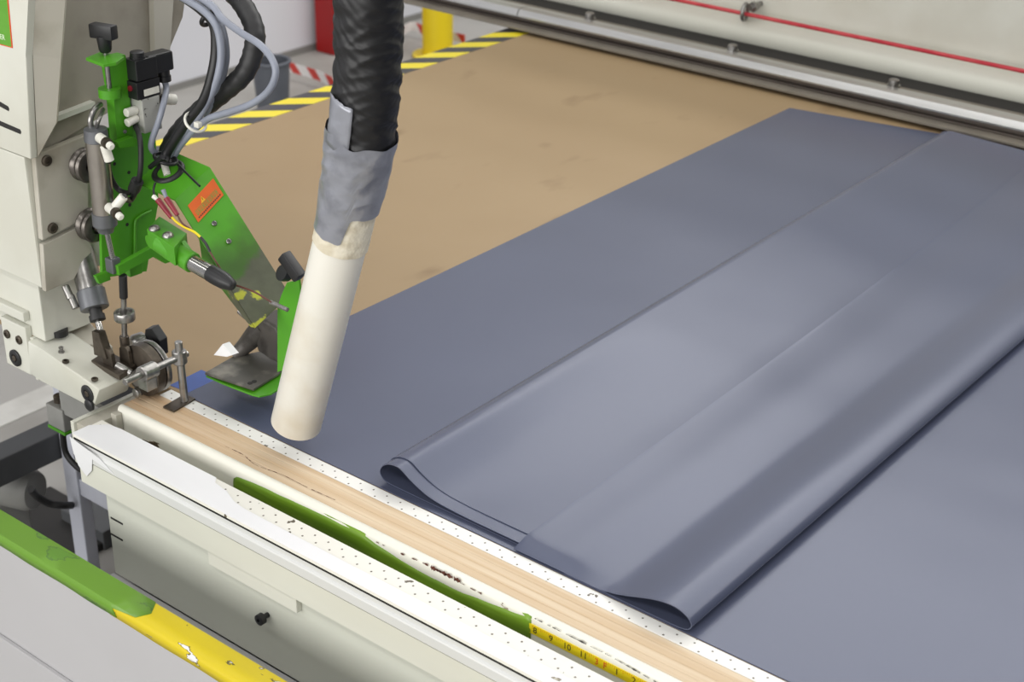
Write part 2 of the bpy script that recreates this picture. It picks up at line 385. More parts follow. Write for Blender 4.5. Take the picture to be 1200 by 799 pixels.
# ================================================================== CUTTING TABLE
t = thing('cutting_table', (.5, 1.2, 0), 'large cutting table with brown kraft top under the grey vinyl', 'table')
bm = B(); box(bm, (-.965, .0004, TZ-.035), (2.6, 2.62, TZ), .002); mesh_obj('table_top', bm, 'kraft', t)
bm = B(); box(bm, (-.9, .12, TZ-.12), (2.5, .18, TZ-.036)); mesh_obj('apron', bm, 'darkgrey', t)
bm = B(); box(bm, (-.9, 2.4, TZ-.12), (2.5, 2.46, TZ-.036)); mesh_obj('apron', bm, 'darkgrey', t)
for lx, ly in ((-.86, .5), (-.86, 2.4), (2.4, .5), (2.4, 2.4)):
    bm = B(); box(bm, (lx-.03, ly-.03, 0), (lx+.03, ly+.03, TZ-.036), .003); mesh_obj('leg', bm, 'darkgrey', t)
bm = B(); box(bm, (-.964, .01, TZ), (-.889, 2.6, TZ+.0006)); mesh_obj('hazard_tape', bm, 'hazard', t)['label'] = 'yellow and black striped tape along the table edge'

# ================================================================== FAR BEAM (opposite rail)
YB = 2.03
L0, L1 = -1.9, 2.6
zd = P(800, 72, y=YB).z; zs = P(800, 63, y=YB).z; zt = P(800, 53, y=YB+.004).z
t = thing('cross_beam', (.4, YB, zd-.02), 'long cream and aluminium beam spanning behind the table above the vinyl', 'beam')
lipy = P(800, 78, z=zd).y
bm = B(); box(bm, (L0, lipy, zd-.005), (L1, YB+.06, zd)); mesh_obj('lip', bm, 'lipgrey', t)
bm = B(); z1 = zd + (zs-zd)*.28; z2 = zd + (zs-zd)*.62
box(bm, (L0, YB, zd), (L1, YB+.05, z1), .001); box(bm, (L0, YB+.012, z1), (L1, YB+.05, z2)); box(bm, (L0, YB-.001, z2), (L1, YB+.05, zs-.002), .001)
mesh_obj('slotted_profile', bm, 'darkalu', t)
for xa, xb in ((L0, P(607, 12, y=YB).x-.0015), (P(607, 12, y=YB).x+.0015, L1)):
    bm = B(); extrude_x(bm, [(YB-.004, zs), (YB+.05, zs), (YB+.05, zt-.002), (YB+.02, zt), (YB+.004, zt-.002), (YB-.004, zs+.004)], xa, xb); mesh_obj('silver_rail', bm, 'alu', t)
shy = P(800, 40, z=zt-.006).y
bm = B(); box(bm, (L0, YB+.05, zt-.03), (L1, shy+.20, zt-.006)); mesh_obj('shelf', bm, 'lipgrey', t)
ty = shy + .075; r_t = .041
zc = P(800, 21, y=ty).z
bm = B(); lathe(bm, (L0, ty, zc), (1, 0, 0), [(0, r_t), (L1-L0, r_t)], 40); mesh_obj('round_tube', bm, 'rail', t, 40)
zp = P(800, 14, y=ty+.02).z
bm = B(); box(bm, (L0, ty+.02, zc-.03), (L1, ty+.12, 1.75), .004); mesh_obj('back_panel', bm, 'cream', t)
bm = B(); box(bm, (L0, P(800, 45, z=zt-.006).y, zt-.0058), (L1, ty+.1, zc-r_t*.8)); mesh_obj('tube_shade', bm, 'dark', t)  # dark box paints the shadow between round tube and shelf
for px, py in ((691, 18), (858, 56), (1047, 97)):
    p = P(px, py+4, z=zt-.006)
    bm = B(); lathe(bm, p, (0, 0, 1), [(0, .017), (.004, .017), (.004, .013), (.016, .013), (.018, .010)], 16); mesh_obj('bolt', bm, 'steel', t, 35)
# red pull cord and its eye bolt
yr = ty - .035
p0 = P(760, -7, y=yr); p1 = P(1200, 83.5, y=yr); d = (p1-p0).normalized()
bm = B(); tube(bm, [p0 - d*.5, p0, p1, p1 + d*.5], .0055, 10, 4); tag(mesh_obj('pull_cord', bm, 'redrope', None, 60), 'taut red safety pull cord running along the cream beam', 'cord')
t2 = thing('eye_bolt', P(878, 12, y=yr), 'small grey eye bolt guiding the red cord on the beam', 'eye bolt')
bm = B(); ring(bm, P(873, 14, y=yr), (1, .2, 0), .021, .0055, 22, 10); mesh_obj('eye', bm, 'steel', t2, 60)
bm = B(); q = P(879, 10, y=yr); cyl(bm, q, q + V(0, .062, .004), .007, n=12); mesh_obj('shank', bm, 'steel', t2, 40)
bm = B(); lathe(bm, q + V(0, .012, .001), (0, 1, 0), [(0, .014), (.012, .014)], 6); mesh_obj('nut', bm, 'steel', t2)

# ================================================================== VINYL SHEETS
def sheet(name, prof, y0, y1, ny, thick, wav=0, yfn=None, sub=5, dense=False):
    bm = B(); pr = spline([(x, 0, z) for x, z in prof], sub); rows = []
    for j in range(ny + 1):
        s = (j/ny)**2 if dense else j/ny; row = []
        for p in pr:
            ya = y0(p.x) if callable(y0) else y0; yb = y1(p.x) if callable(y1) else y1
            y = ya + (yb-ya)*s
            dz = max(wav*noise.noise(V(p.x*3.1, y*1.7, 3.3)), -.0004) if wav else 0
            dx = 0
            if yfn: dx, dz2 = yfn(p, s); dz += dz2
            row.append(bm.verts.new((p.x + dx, y, p.z + dz)))
        rows.append(row)
    for a, b in zip(rows, rows[1:]):
        for i in range(len(a)-1): bm.faces.new((a[i], a[i+1], b[i+1], b[i]))
    o = mesh_obj(name, bm, 'vinyl', None, 60)
    md = o.modifiers.new('thickness', 'SOLIDIFY'); md.thickness = thick; md.offset = 0
    es = o.modifiers.new('crisp', 'EDGE_SPLIT'); es.split_angle = math.radians(50)
    return o
base_x = [.006 + i*(2.5)/26 for i in range(27)]
o = sheet('vinyl_sheet', [(x, TZ+.0012) for x in base_x], .0008, lambda x: min(1.915 + max(x-.006, 0)*.183, 1.99), 40, .0012, .0012, None, 1)
tag(o, 'flat blue-grey vinyl sheet spread over the table beneath the folded layers', 'vinyl sheet')
z0 = TZ
loop = [(.735, z0+.003), (.65, z0+.003), (.56, z0+.003), (.48, z0+.0032), (.435, z0+.004), (.4215, z0+.009), (.4175, z0+.018), (.423, z0+.0285), (.434, z0+.0355), (.447, z0+.0382), (.459, z0+.0365), (.478, z0+.0255), (.505, z0+.0145), (.534, z0+.0092), (.582, z0+.0070), (.64, z0+.0068), (.74, z0+.0066)]
def loopfn(p, s, off=0):
    h = p.z - z0; dz = 0
    if h > .0042 and p.x > .4:
        up_ = h > .0075 or p.x > .53
        if up_ and p.x > .44:     # away from the open end the layer falls off in one long gentle slope
            w = min(1, s*3.2); broad = .0075 + off + .030*(1-.5*s)*max(0, min(1, (.64-p.x)/.20))**1.15
            if p.x > .452 or h > .03: dz = (broad - h)*w
        elif h > .0075 + off: dz = -(h-.0075-off)*.5*min(1, s)
    return (-.03*s*max(0, min(1, (.52-p.x)/.08)), dz)
o = sheet('folded_vinyl', loop, .014, lambda x: 1.945 + .12*(x-.4), 60, .0012, 0, loopfn)
tag(o, 'blue-grey vinyl layer curled back in an open loop at its left', 'vinyl sheet')
up = [(.436, z0+.0378), (.447, z0+.0399), (.4605, z0+.0380), (.4795, z0+.0270), (.506, z0+.0160), (.535, z0+.0108), (.582, z0+.0086), (.64, z0+.0084), (.74, z0+.0082)]
up = [(.4155, z0+.0184), (.4212, z0+.0296), (.433, z0+.0370)] + up[1:]
o = sheet('upper_vinyl', up, .036, lambda x: 1.947 + .12*(x-.4), 60, .0012, 0, lambda p, s: loopfn(p, s, .0017))
tag(o, 'blue-grey vinyl layer set back slightly over the open loop', 'vinyl sheet')
fold = [(.675, z0+.0122), (.684, z0+.0108), (.71, z0+.0101), (.75, z0+.0098), (.79, z0+.0066), (.815, z0+.006), (.836, z0+.0075), (.858, z0+.0135), (.881, z0+.0215), (.904, z0+.0283), (.925, z0+.0312), (.941, z0+.029), (.953, z0+.0225), (.9575, z0+.0145), (.954, z0+.0075), (.945, z0+.004), (.93, z0+.003), (.90, z0+.0028), (.84, z0+.0028), (.76, z0+.0028)]
def foldfn(p, s):
    k = max(0, min(1, (.80 - p.x)/.12)) if p.z > z0+.004 else 0
    lift = 0
    if p.z > z0+.0045:   # far end: the layer rises more gently from further left
        g = math.exp(-((p.x-.80)/.07)**2)
        lift = .010*s*g
    yy = .0016 + 1.968*s; h = p.z - z0
    if h > .0045 and p.x < .83:      # the near edge droops onto the layer below
        e = max(0, 1 - yy/.034)**1.3; lift -= (h-.0034)*e*max(0, min(1, (.835-p.x)/.02))
    return (-.06*s*k*s, lift)
o = sheet('folded_over_vinyl', fold, .0016, lambda x: 1.97, 64, .0012, 0, foldfn, 5, True)
tag(o, 'top blue-grey vinyl layer with its right side folded under in a bulge', 'vinyl sheet')
bm = B(); prism(bm, [P(199, 451.5, z=TZ), P(236, 433.5, z=TZ), P(300, 462, z=TZ), P(228, 462.5, z=TZ)], (0, 0, .0005))
tag(mesh_obj('blue_vinyl_offcut', bm, 'blue'), 'blue vinyl offcut tucked under the grey sheet beside the wheel', 'vinyl offcut')

# ================================================================== MACHINE BED (near rail)
X0, X1 = -.045, 1.7
t = thing('machine_bed', (.6, -.08, .70), 'long cream machine bed with wooden track and drilled white strips', 'machine bed')
bm = B(); box(bm, (X0+.02, -.0238, TZ-.012), (X1, -.0004, TZ+.0004), .0006); mesh_obj('drilled_strip', bm, 'drillback', t)
# wooden track: four ribs side by side
ys = [-.0800, -.0660, -.0520, -.0380, -.0240]
for a, b_ in zip(ys, ys[1:]):
    bm = B(); extrude_x(bm, [(a+.0002, TZ-.012), (b_-.0002, TZ-.012), (b_-.00005, TZ-.0003), (b_-.0015, TZ+.0003), (a+.0015, TZ+.0003), (a+.00005, TZ-.0003)], X0, X1); mesh_obj('wood_strip', bm, 'wood', t)
# lip and inner face of the channel
yl = -.0802
yf = yl - .012       # face of the channel
prof = [(yl, TZ-.012), (yl, TZ+.0005), (yl-.003, TZ+.0016), (yl-.0075, TZ+.0006), (yl-.0105, TZ-.003), (yf, TZ-.008), (yf, TZ-.08), (-.03, TZ-.08), (-.03, TZ-.0125)]
bm = B(); extrude_x(bm, prof, X0, X1); mesh_obj('channel_lip', bm, 'liproughed', t, 40)
ZL = .893             # front ledge height
yb = P(260, 563.6, z=ZL).y; ye = P(260, 600, z=ZL).y
bm = B(); box(bm, (X0+.01, yb-.004, TZ-.079), (X1, yf, TZ-.075)); mesh_obj('channel_floor', bm, 'greytrough', t)
# front ledge plate + side skirt
XL = P(102, 500, z=ZL).x
bm = B(); box(bm, (XL, ye, ZL-.006), (X1, yb, ZL), .001); mesh_obj('front_ledge', bm, 'drillfront', t)
# white tape over the outer half of the ledge, wide patch at the left end
pa = P(126, 494, z=ZL); pw = P(236, 553, z=ZL); pv = P(208, 556, z=ZL)
ym = ye + (yb-ye)*.45
outl = [(XL-.001, ye-.0006), (X1, ye-.0006)]
pts = [(X1, ym)]
for i in range(24):
    xx = X1 - (X1-.36)*i/24; pts.append((xx, ym + .0012*noise.noise(V(xx*20, 0, 0))))
pts += [(.315, ym+.001), (.29, ym+.004), (.26, yb-.014), (.2315, yb-.010), (.222, yb+.0004)]
pts += [(XL+.045, yb+.0004), (XL+.02, yb-.003), (XL-.001, ym+.006)]
bm = B(); prism(bm, [(x, y, ZL+.0001) for x, y in outl + pts], (0, 0, .0007)); mesh_obj('white_tape', bm, 'tapewhite', t)['label'] = 'torn white tape along the ledge'
# the front rail hanging from the ledge: three stepped bands
def zat(px, py, y): return P(px, py, y=y).z
yfr = ye
z1 = zat(260, 612, yfr); z2 = zat(260, 624, yfr); z3 = zat(260, 653, yfr)
bm = B(); extrude_x(bm, [(yfr+.003, ZL-.0061), (yfr+.003, ZL-.0085), (yfr, ZL-.0090), (yfr, z1+.002), (yfr-.003, z1), (yfr-.004, z1-.002), (yfr-.004, z2+.0022), (yfr+.02, z2+.0022), (yfr+.02, ZL-.0061)], XL+.001, X1); mesh_obj('rail_band', bm, 'bandgrey', t)
bm = B(); extrude_x(bm, [(yfr-.003, z2), (yfr-.003, z3+.001), (yfr+.001, z3), (yfr+.02, z3), (yfr+.02, z2)], XL+.012, X1); mesh_obj('rail_skirt', bm, 'rail', t)
bm = B(); box(bm, (XL+.001, yfr-.0004, ZL-.0086), (X1, yfr+.0029, ZL-.0066)); mesh_obj('edge_joint', bm, 'dark', t)
bm = B(); box(bm, (XL+.013, yfr-.0024, z2+.0002), (X1, yfr+.015, z2+.0018)); mesh_obj('band_joint', bm, 'greytrough', t)
bm = B(); box(bm, (XL+.02, yfr+.0201, z3), (X1, yb-.002, ZL-.0065)); mesh_obj('rail_core', bm, 'cabinet', t)
# torn white tape hanging over the rail end
bm = B(); ee = yfr-.0047
prism(bm, [(XL-.0015, ee, ZL-.004), (XL+.07, ee, ZL-.016), (XL+.10, ee, ZL-.030), (XL+.05, ee, ZL-.024), (XL+.045, ee, ZL-.046), (XL+.03, ee, ZL-.062), (XL+.012, ee, ZL-.05), (XL+.003, ee, ZL-.03)], (0, -.0006, 0)); mesh_obj('tape_flap', bm, 'tapewhite', t)
# end plates at the left
bm = B(); box(bm, (X0-.036, -.155, .815), (X0-.028, -.03, .889), .001); mesh_obj('end_plate', bm, 'cream', t)
bm = B(); box(bm, (X0-.0278, -.150, .815), (X0-.0005, -.03, .887), .001); mesh_obj('end_box', bm, 'creamdirty', t)
bm = B(); box(bm, (X0-.001, yf-.012, .83), (X0+.012, yf-.001, TZ-.006), .001); mesh_obj('end_tab', bm, 'creamdirty', t)
# green tape stretched along the channel face
gx0 = P(273, 552, y=yf).x; gx1 = P(622, 735, y=yf-.001).x
gt = [P(a, b, y=yf) for a, b in ((271, 553), (300, 565), (335, 580.5), (380, 602), (424.6, 623.5), (440, 635), (454.6, 644), (480, 660), (507, 676), (545, 693), (578, 706), (605, 716), (619, 720), (624, 724))]
def gtop(x):
    for a, b in zip(gt, gt[1:]):
        if x <= b.x: return a.z + (b.z-a.z)*(x-a.x)/(b.x-a.x)
    return gt[-1].z
bm = B(); n = 80; top = []
for i in range(n+1):
    s = i/n; x = gx0 + (gx1-gx0)*s
    zt_ = gtop(x) + .0012*noise.noise(V(x*30, 1, 0)); zb_ = TZ - .06
    if s < .015: zt_ -= .006*(1 - s/.015)
    b0 = -.0012 - .0015*abs(noise.noise(V(x*9, 5, 1)))
    top.append((V(x, yf+.0008, zt_), V(x, yf+b0, zt_-.010), V(x, yf+b0*1.4, zt_-.02), V(x, yf-.0006, zb_)))
rows = [[bm.verts.new(p) for p in r] for r in top]
for a, b_ in zip(rows, rows[1:]):
    for k in range(3): bm.faces.new((a[k], a[k+1], b_[k+1], b_[k]))
o = mesh_obj('green_tape', bm, 'greentape', t, 50); o['label'] = 'long strip of dark green tape'; o.modifiers.new('s', 'SOLIDIFY').thickness = .0008
def ragged(name, pts, wid, mat, y=None, z=None, gaps=.0, seed=0, parent=None):
    bm = B(); ps = spline([P(a, b, y=y) if y is not None else P(a, b, z=z) for a, b in pts], 14)
    off = V(0, 0, 1) if y is not None else V(0, 1, 0); lift = V(0, -.0009, 0) if y is not None else V(0, 0, .0003)
    for i in range(len(ps)-1):
        g = noise.noise(V(i*.31, seed, 0)); 
        if g < gaps: continue
        w0 = wid*(.25 + abs(noise.noise(V(i*.7, seed+3, 0)))*1.6); w1 = wid*(.25 + abs(noise.noise(V((i+1)*.7, seed+3, 0)))*1.6)
        a, b = ps[i], ps[i+1]
        bm.faces.new([bm.verts.new(p + lift) for p in (a - off*w0, b - off*w1, b + off*w1, a + off*w0)])
    bmesh.ops.remove_doubles(bm, verts=bm.verts[:], dist=1e-6)
    o = mesh_obj(name, bm, mat, parent); o['kind'] = 'stuff'; return o
yq_ = yf - .0004
ragged('grime', [(627, 724), (650, 735.5), (690, 755.5), (715, 768), (745, 785), (770, 799), (800, 813)], .0011, 'dark', y=yq_, gaps=-.12, seed=2, parent=t)
ragged('grime', [(440, 634), (470, 648), (500, 661), (530, 677), (560, 693), (590, 707)], .0016, 'brownwire', y=yq_, gaps=.06, seed=7, parent=t)
ragged('grime', [(505, 664), (520, 671), (540, 681)], .0042, 'brownwire', y=yq_, gaps=-.4, seed=11, parent=t)
ragged('wood_crack', [(264, 523), (285, 533), (300, 545), (330, 556), (360, 571), (393, 586)], .0008, 'brownwire', z=TZ+.0003, gaps=-.25, seed=4, parent=t)
# yellow measuring rule stuck on the channel face, numerals upright on it
ra = P(623, 731, y=yf-.001); rb = P(621.5, 741, y=yf-.001)
zr1 = ra.z; zr0 = rb.z
bm = B(); box(bm, (gx1-.002, yf-.0016, zr0), (X1, yf-.0002, zr1)); ru = mesh_obj('measuring_rule', bm, 'rulertape', t); ru['label'] = 'yellow measuring tape with black inch numbers'
xs8 = P(628, 736, y=yf).x
for s, k, mt in (('8', 0, 'ink'), ('9', 1, 'ink'), ('10', 2, 'ink'), ('11', 3, 'ink'), ('3', 3.8, 'redink'), ('F', 4.3, 'redink'), ('1', 5, 'ink'), ('2', 6, 'ink'), ('3', 7, 'ink')):
    bm = text_bm(s, .0125, (xs8 + k*.0254, yf-.0018, (zr0+zr1)/2), (1, 0, 0), (0, 0, 1)); mesh_obj('numeral', bm, mt, ru)
bm = B()
for k in range(0, 80):
    xx = gx1 + .004 + k*.0254/8; hh = (.0028 if k % 4 else .005)
    if xx < 1.2: box(bm, (xx-.0002, yf-.0018, zr1-hh), (xx+.0002, yf-.0016, zr1))
o = mesh_obj('tick_marks', bm, 'redink', ru); o['kind'] = 'stuff'

# cabinet under the bed
yc = -.168
cx = P(129, 620, y=yc).x; cz = P(130, 665, y=yc).z
t = thing('base_cabinet', (.8, yc, .3), 'cream sheet-metal cabinet below the machine bed with a black thumbscrew', 'cabinet')
bm = B(); box(bm, (cx, yc, cz-.005), (X1, -.03, z3-.006), .001); mesh_obj('body', bm, 'cabinet', t)
bm = B(); box(bm, (cx+.004, yc+.006, z3-.0058), (X1, -.03, z3-.0006)); mesh_obj('shadow_gap', bm, 'dark', t)
bm = B(); box(bm, (cx-.004, -.2785, cz-.03), (X1, yc-.0002, cz-.006), .002); box(bm, (cx, yc-.01, .3), (X1, -.03, cz-.03)); mesh_obj('bottom_flange', bm, 'panel', t)
ysh = yc-.010
px0 = P(244, 655, y=ysh).x; px1 = P(347, 705, y=ysh).x; pz0 = P(346, 718, y=ysh).z
bm = B(); box(bm, (px0, ysh, pz0), (px1, yc-.0002, z3-.0005), .0015); mesh_obj('bracket_plate', bm, 'rail', t)
for pz in (zat(344, 714, ysh), zat(344, 709, ysh)): pass
p = P(314, 720, y=yc); bm = B(); lathe(bm, p, (0, -1, 0), [(0, .004), (.01, .004), (.01, .0085), (.018, .0085), (.019, .006), (.019, .003), (.014, .003)], 18); mesh_obj('thumbscrew', bm, 'black', t, 35)
for py in (606, 625):
    a = P(130, py, y=yc); b_ = P(144, py+8, y=yc)
    bm = B(); box(bm, (a.x, yc-.0008, b_.z-.0015), (b_.x, yc+.002, b_.z+.0015)); mesh_obj('slot', bm, 'dark', t)

# ================================================================== GUARD PANEL with taped edge (foreground)
zb_ = .78
y_back = -.281; y_front = -.326
t = thing('guard_panel', (.2, -.31, 0), 'pale grey guard panel with green and yellow tape over its top edge', 'panel')
xa, xb, xm = -.45, 1.0, P(152, 705, z=zb_).x
bm = B(); box(bm, (xa, y_front+.001, .05), (xb, y_back-.001, zb_-.003), .002); mesh_obj('body', bm, 'panel', t)
bm = B(); zl = P(40, 772, y=y_front).z; 
box(bm, (xa, y_front-.006, .05), (xb, y_front+.0005, P(15, 752, y=y_front).z), .001); mesh_obj('lower_face', bm, 'panel', t)
def cap(x0, x1, mat, name, jag, off, zl0):
    bm = B(); n = 40; rows = []
    for i in range(n+1):
        x = x0 + (x1-x0)*i/n
        drop = zl0 + .0025*noise.noise(V(x*14, 2, off*1e4))
        sec = [(y_back+off, zb_-.012), (y_back+off, zb_-.004), (y_back-.003+off, zb_+off), ((y_back+y_front)/2, zb_+.0012*noise.noise(V(x*22, 0, 4))+off), (y_front+.004-off, zb_+off), (y_front-off, zb_-.004), (y_front-off, zb_-drop)]
        row = []
        for k, (y, z) in enumerate(sec):
            xx = x
            if jag and i in (0, n) : 
                jv = jag[0 if i == 0 else 1]
                if jv: xx += jv[k]
            row.append(bm.verts.new((xx, y, z)))
        rows.append(row)
    for a, b_ in zip(rows, rows[1:]):
        for k in range(len(a)-1): bm.faces.new((a[k], a[k+1], b_[k+1], b_[k]))
    o = mesh_obj(name, bm, mat, t, 50); o.modifiers.new('s', 'SOLIDIFY').thickness = .0008
    return o
cap(xa, xm, 'bargreen', 'green_edge_tape', (None, (.02, .025, .03, .045, .035, -.012, -.004)), .0010, .017)
cap(xm-.02, xb, 'baryellow', 'yellow_edge_tape', None, .0002, .019)

# ================================================================== WELDING MACHINE (column, arm, wheel)
XS = -.155; YS = -.12
mroot = thing('welding_machine', (-.25, 0, .90), 'cream travelling welding machine head with green mounts standing at the rail', 'machine')
def part(name, bm, mat, parent=mroot, smooth=None): return mesh_obj(name, bm, mat, parent, smooth)
# upper housing: front wall leaning forward at the top, bevelled strip, recessed stained side
zc0 = 1.076; zc1 = 1.292
f0 = P(36, 187, y=YS); f1 = P(30, 66, y=YS); f2 = P(33, 0, y=YS); f3 = f2 + (f2-f1)*.8
hb = P(58, 145, x=-.125); ht = P(68, 0, x=-.075); htt = ht + V(.02, 0, .14)
bm = B()
prism(bm, [(-.75, YS, zc1), (f0.x, YS, zc1), (f1.x, YS, f1.z), (f2.x, YS, f2.z), (f3.x, YS, f3.z), (-.75, YS, f3.z)], (0, .012, 0), .002)
front = part('upper_housing', bm, 'cream', smooth=40)
def hit(px, py, a, b, c):
    n = (b-a).cross(c-a).normalized(); r = ROT @ V(px-_c[0], py-_c[1], F); return CAM + r*((a-CAM).dot(n)/r.dot(n))
sb_ = P(58, 146, x=-.128); sm_ = hit(63, 72, f0, f1, sb_); st_ = hit(68, 0, f1, f2, sm_); su_ = st_ + (st_-sm_)*.8
bm = B(); dd = V(-.004, .006, 0)
for q in [[f0, f1, sm_, sb_], [f1, f2, st_, sm_], [f2, f3, su_, st_]]:
    prism(bm, [p + V(0, .0121, 0) for p in q], dd)
part('corner_strip', bm, 'creamdirty')
# side wall of the hood
xsd = -.17
hp = [P(40, 184, x=xsd), P(128, 131, x=xsd), P(150, 100, x=xsd), P(195, 66, x=xsd), P(214, 20, x=xsd), P(222, -40, x=xsd), P(70, -40, x=xsd), P(52, 60, x=xsd)]
bm = B(); prism(bm, hp, (-.06, 0, 0)); part('hood_side', bm, 'hood')
bm = B(); box(bm, (-.75, YS+.0125, zc1-.0018), (xsd-.062, .02, 1.60)); box(bm, (-.5, YS+.016, zc1-.0018), (xsd-.011, .02, 1.37)); part('hood_base', bm, 'hood')
bm = B(); a = P(58, 146, x=-.158); b_ = P(112, 125, x=-.158); prism(bm, [a, b_, b_ + V(0, 0, .008), a + V(0, 0, .008)], (-.012, 0, 0)); part('hood_flange', bm, 'cream')
bm = B(); a = P(176, -10, x=xsd+.001); prism(bm, [P(174, -10, x=xsd+.001), P(198, -10, x=xsd+.001), P(193, 66, x=xsd+.001), P(176, 66, x=xsd+.001)], (.012, 0, 0)); part('hood_rib', bm, 'creamdirty')
for p_, q_ in (((0, 121.5), (10, 127)), ((0, 144), (24, 154))):
    a = P(*p_, y=YS); b_ = P(*q_, y=YS); d = (b_-a)
    bm = B(); prism(bm, [a - d*.6 + V(0, 0, .004), b_ + V(0, 0, .003), b_ + V(.002, 0, 0), b_ - V(0, 0, .004), a - d*.6 - V(0, 0, .004)], (0, -.0008, 0)); part('vent_slot', bm, 'dark', front)
a = P(14, 55, y=YS); b_ = P(9, 0, y=YS)
bm = B(); prism(bm, [a, P(0, 51, y=YS) + V(-.03, 0, -.001), P(0, 51, y=YS) + V(-.03, 0, .2), b_ + (b_-a)*.8], (0, -.0007, 0)); st = part('sticker', bm, 'stickergreen', front); st['label'] = 'green sticker with red border'
bm = B(); e1 = b_ + (b_-a)*.8; prism(bm, [a, e1, e1 + V(.0022, 0, 0), a + V(.0022, 0, -.0012), P(0, 51, y=YS) + V(-.03, 0, -.0025), P(0, 51, y=YS) + V(-.03, 0, -.0008)], (0, -.0008, 0)); part('border', bm, 'redink', st)
bm = text_bm('STER', .011, P(0, 43, y=YS-.001), (1, 0, .04), (0, 0, 1)); part('lettering', bm, 'whiteink', st)
# middle block with the side plate
bm = B(); box(bm, (-.75, YS+.002, zc0), (XS-.012, .04, zc1-.002), .003); part('middle_block', bm, 'cream')
zsp = P(38, 283, x=XS).z
bm = B(); q = [P(41, 182, x=XS), P(104, 157, x=XS), P(104, 254, x=XS), P(50, 282, x=XS)]
prism(bm, q, (-.0115, 0, 0), .002); sp_ = part('side_plate', bm, 'creamdirty')
for px, py in ((54, 188), (61, 267)): bolt(sp_, P(px, py, x=XS), (1, 0, 0), .0085, .005)
for px, py in ((92, 190), (99, 260)):
    p = P(px, py, x=XS)
    bm = B(); lathe(bm, p, (1, 0, 0), [(0, .013), (.008, .013), (.008, .024), (.012, .0262), (.017, .0245), (.019, .022), (.021, .0245), (.027, .0262), (.031, .024), (.033, .019), (.033, .011), (.028, .011), (.028, .007), (.035, .007), (.037, .004)], 28); part('guide_roller', bm, 'rollersteel', sp_, 35)
bm = B(); q = [P(50.5, 287, x=XS-.001), P(104, 260, x=XS-.001), P(107, 296, x=XS-.001), P(100, 302, x=XS-.001), P(93, 313, x=XS-.001), P(87, 327, x=XS-.001), P(54, 342, x=XS-.001)]
prism(bm, q, (-.010, 0, 0), .001); part('lower_side_plate', bm, 'creamdirty')
# rails the rollers run in, behind the plate
bm = B(); box(bm, (XS-.03, -.03, 1.08), (XS-.0175, .02, 1.28), .002); part('guide_rail', bm, 'darksteel')
# lower column
yL = -.105; xl = P(46, 345, y=yL).x
zb0 = P(46, 397, y=yL).z
bm = B(); box(bm, (-.75, yL, zb0), (xl, .0, zc0-.001), .002); part('lower_column', bm, 'cream')
ylp = yL - .012
a = P(7, 385, y=ylp); b_ = P(37, 440, y=ylp)
bm = B(); box(bm, (a.x-.012, ylp, b_.z), (b_.x, yL-.0002, P(20, 380, y=ylp).z), .002); lp = part('bolt_plate', bm, 'cream')
bm = B(); box(bm, (-.75, ylp, P(20, 374, y=ylp).z), (b_.x, yL-.0002, P(20, 364, y=ylp).z), .002); part('ledge_bar', bm, 'cream')
bm = B(); x1_ = P(46, 420, y=yL).x; box(bm, (b_.x+.0005, yL-.006, P(40, 440, y=yL).z), (x1_-.001, -.03, zb0-.0002), .001); part('post_flange', bm, 'cream')
for px, py, r in ((9, 391, .0075), (23, 398, .0075)): bolt(lp, P(px, py, y=ylp), (0, -1, 0), r, .004)
p = P(19, 419, y=ylp); bm = B(); lathe(bm, p, (0, -1, 0), [(0, .0145), (.003, .0145), (.004, .013), (.004, .007), (.002, .006)], 24); part('black_plug', bm, 'black', lp, 35)
p2 = B(); lathe(p2, p + V(0, -.002, 0), (0, -1, 0), [(0, .0055), (.0025, .0055), (.003, .004)], 6); part('bolt', p2, 'darksteel', lp)
# lower arm with its wheel
a0 = P(46, 408, y=YS); a1 = P(116, 455.5, y=YS); a2 = P(108, 479, y=YS); a3 = P(48, 446, y=YS)
wa = .066
bm = B(); prism(bm, [a0 - V(.03, 0, -.003), a0, a1 - V(.004, 0, 0), a1 + V(0, 0, -.003), a2 + V(.006, 0, .008), a2 + V(-.004, 0, .001), a3, a3 - V(.03, 0, -.002)], (0, wa, 0), .0025); arm = part('lower_arm', bm, 'cream', smooth=40)
bm = B(); prism(bm, [a0 + V(-.03, wa, -.003), a0 + V(.03, wa, -.008), a1 + V(-.085, wa+.028, .008), a0 + V(-.03, wa+.05, -.003)], (0, 0, -.018), .001); part('arm_gusset', bm, 'creamdirty', arm)
p = P(103, 461, y=YS); bm = B(); lathe(bm, p, (0, -1, 0), [(0, .0145), (.002, .0145), (.003, .013), (.003, .007), (.001, .006)], 24); part('black_plug', bm, 'black', arm, 35)
p2 = B(); lathe(p2, p + V(0, -.0005, 0), (0, -1, 0), [(0, .0055), (.0025, .0055), (.003, .004)], 6); part('bolt', p2, 'darksteel', arm)
p = P(106, 474, y=YS-.001); bm = B(); lathe(bm, p, (0, -1, 0), [(0, .010), (.004, .010), (.006, .007)], 18); part('rubber_stop', bm, 'black', arm, 35)
n_ = (a1-a0).cross(V(0, 1, 0)).normalized()
if n_.z < 0: n_ = -n_
for px, py, z_ in ((77, 424, .9575), (111, 445, .949)): bolt(arm, P(px, py, z=z_), n_, .0055, .003)
p = P(72, 414, z=.958); bm = B(); lathe(bm, p, n_, [(0, .005), (.004, .005), (.004, .0028), (.008, .0028), (.011, .0045), (.013, .001)], 12); part('grease_nipple', bm, 'steel', arm, 40)
# dark gap between column and arm, its shade painted by a black stub
bm = B(); cyl(bm, P(70, 392, y=-.075), P(70, 392, y=-.075) + V(0, 0, .010), .014); part('gap_shade', bm, 'black', arm, 40)
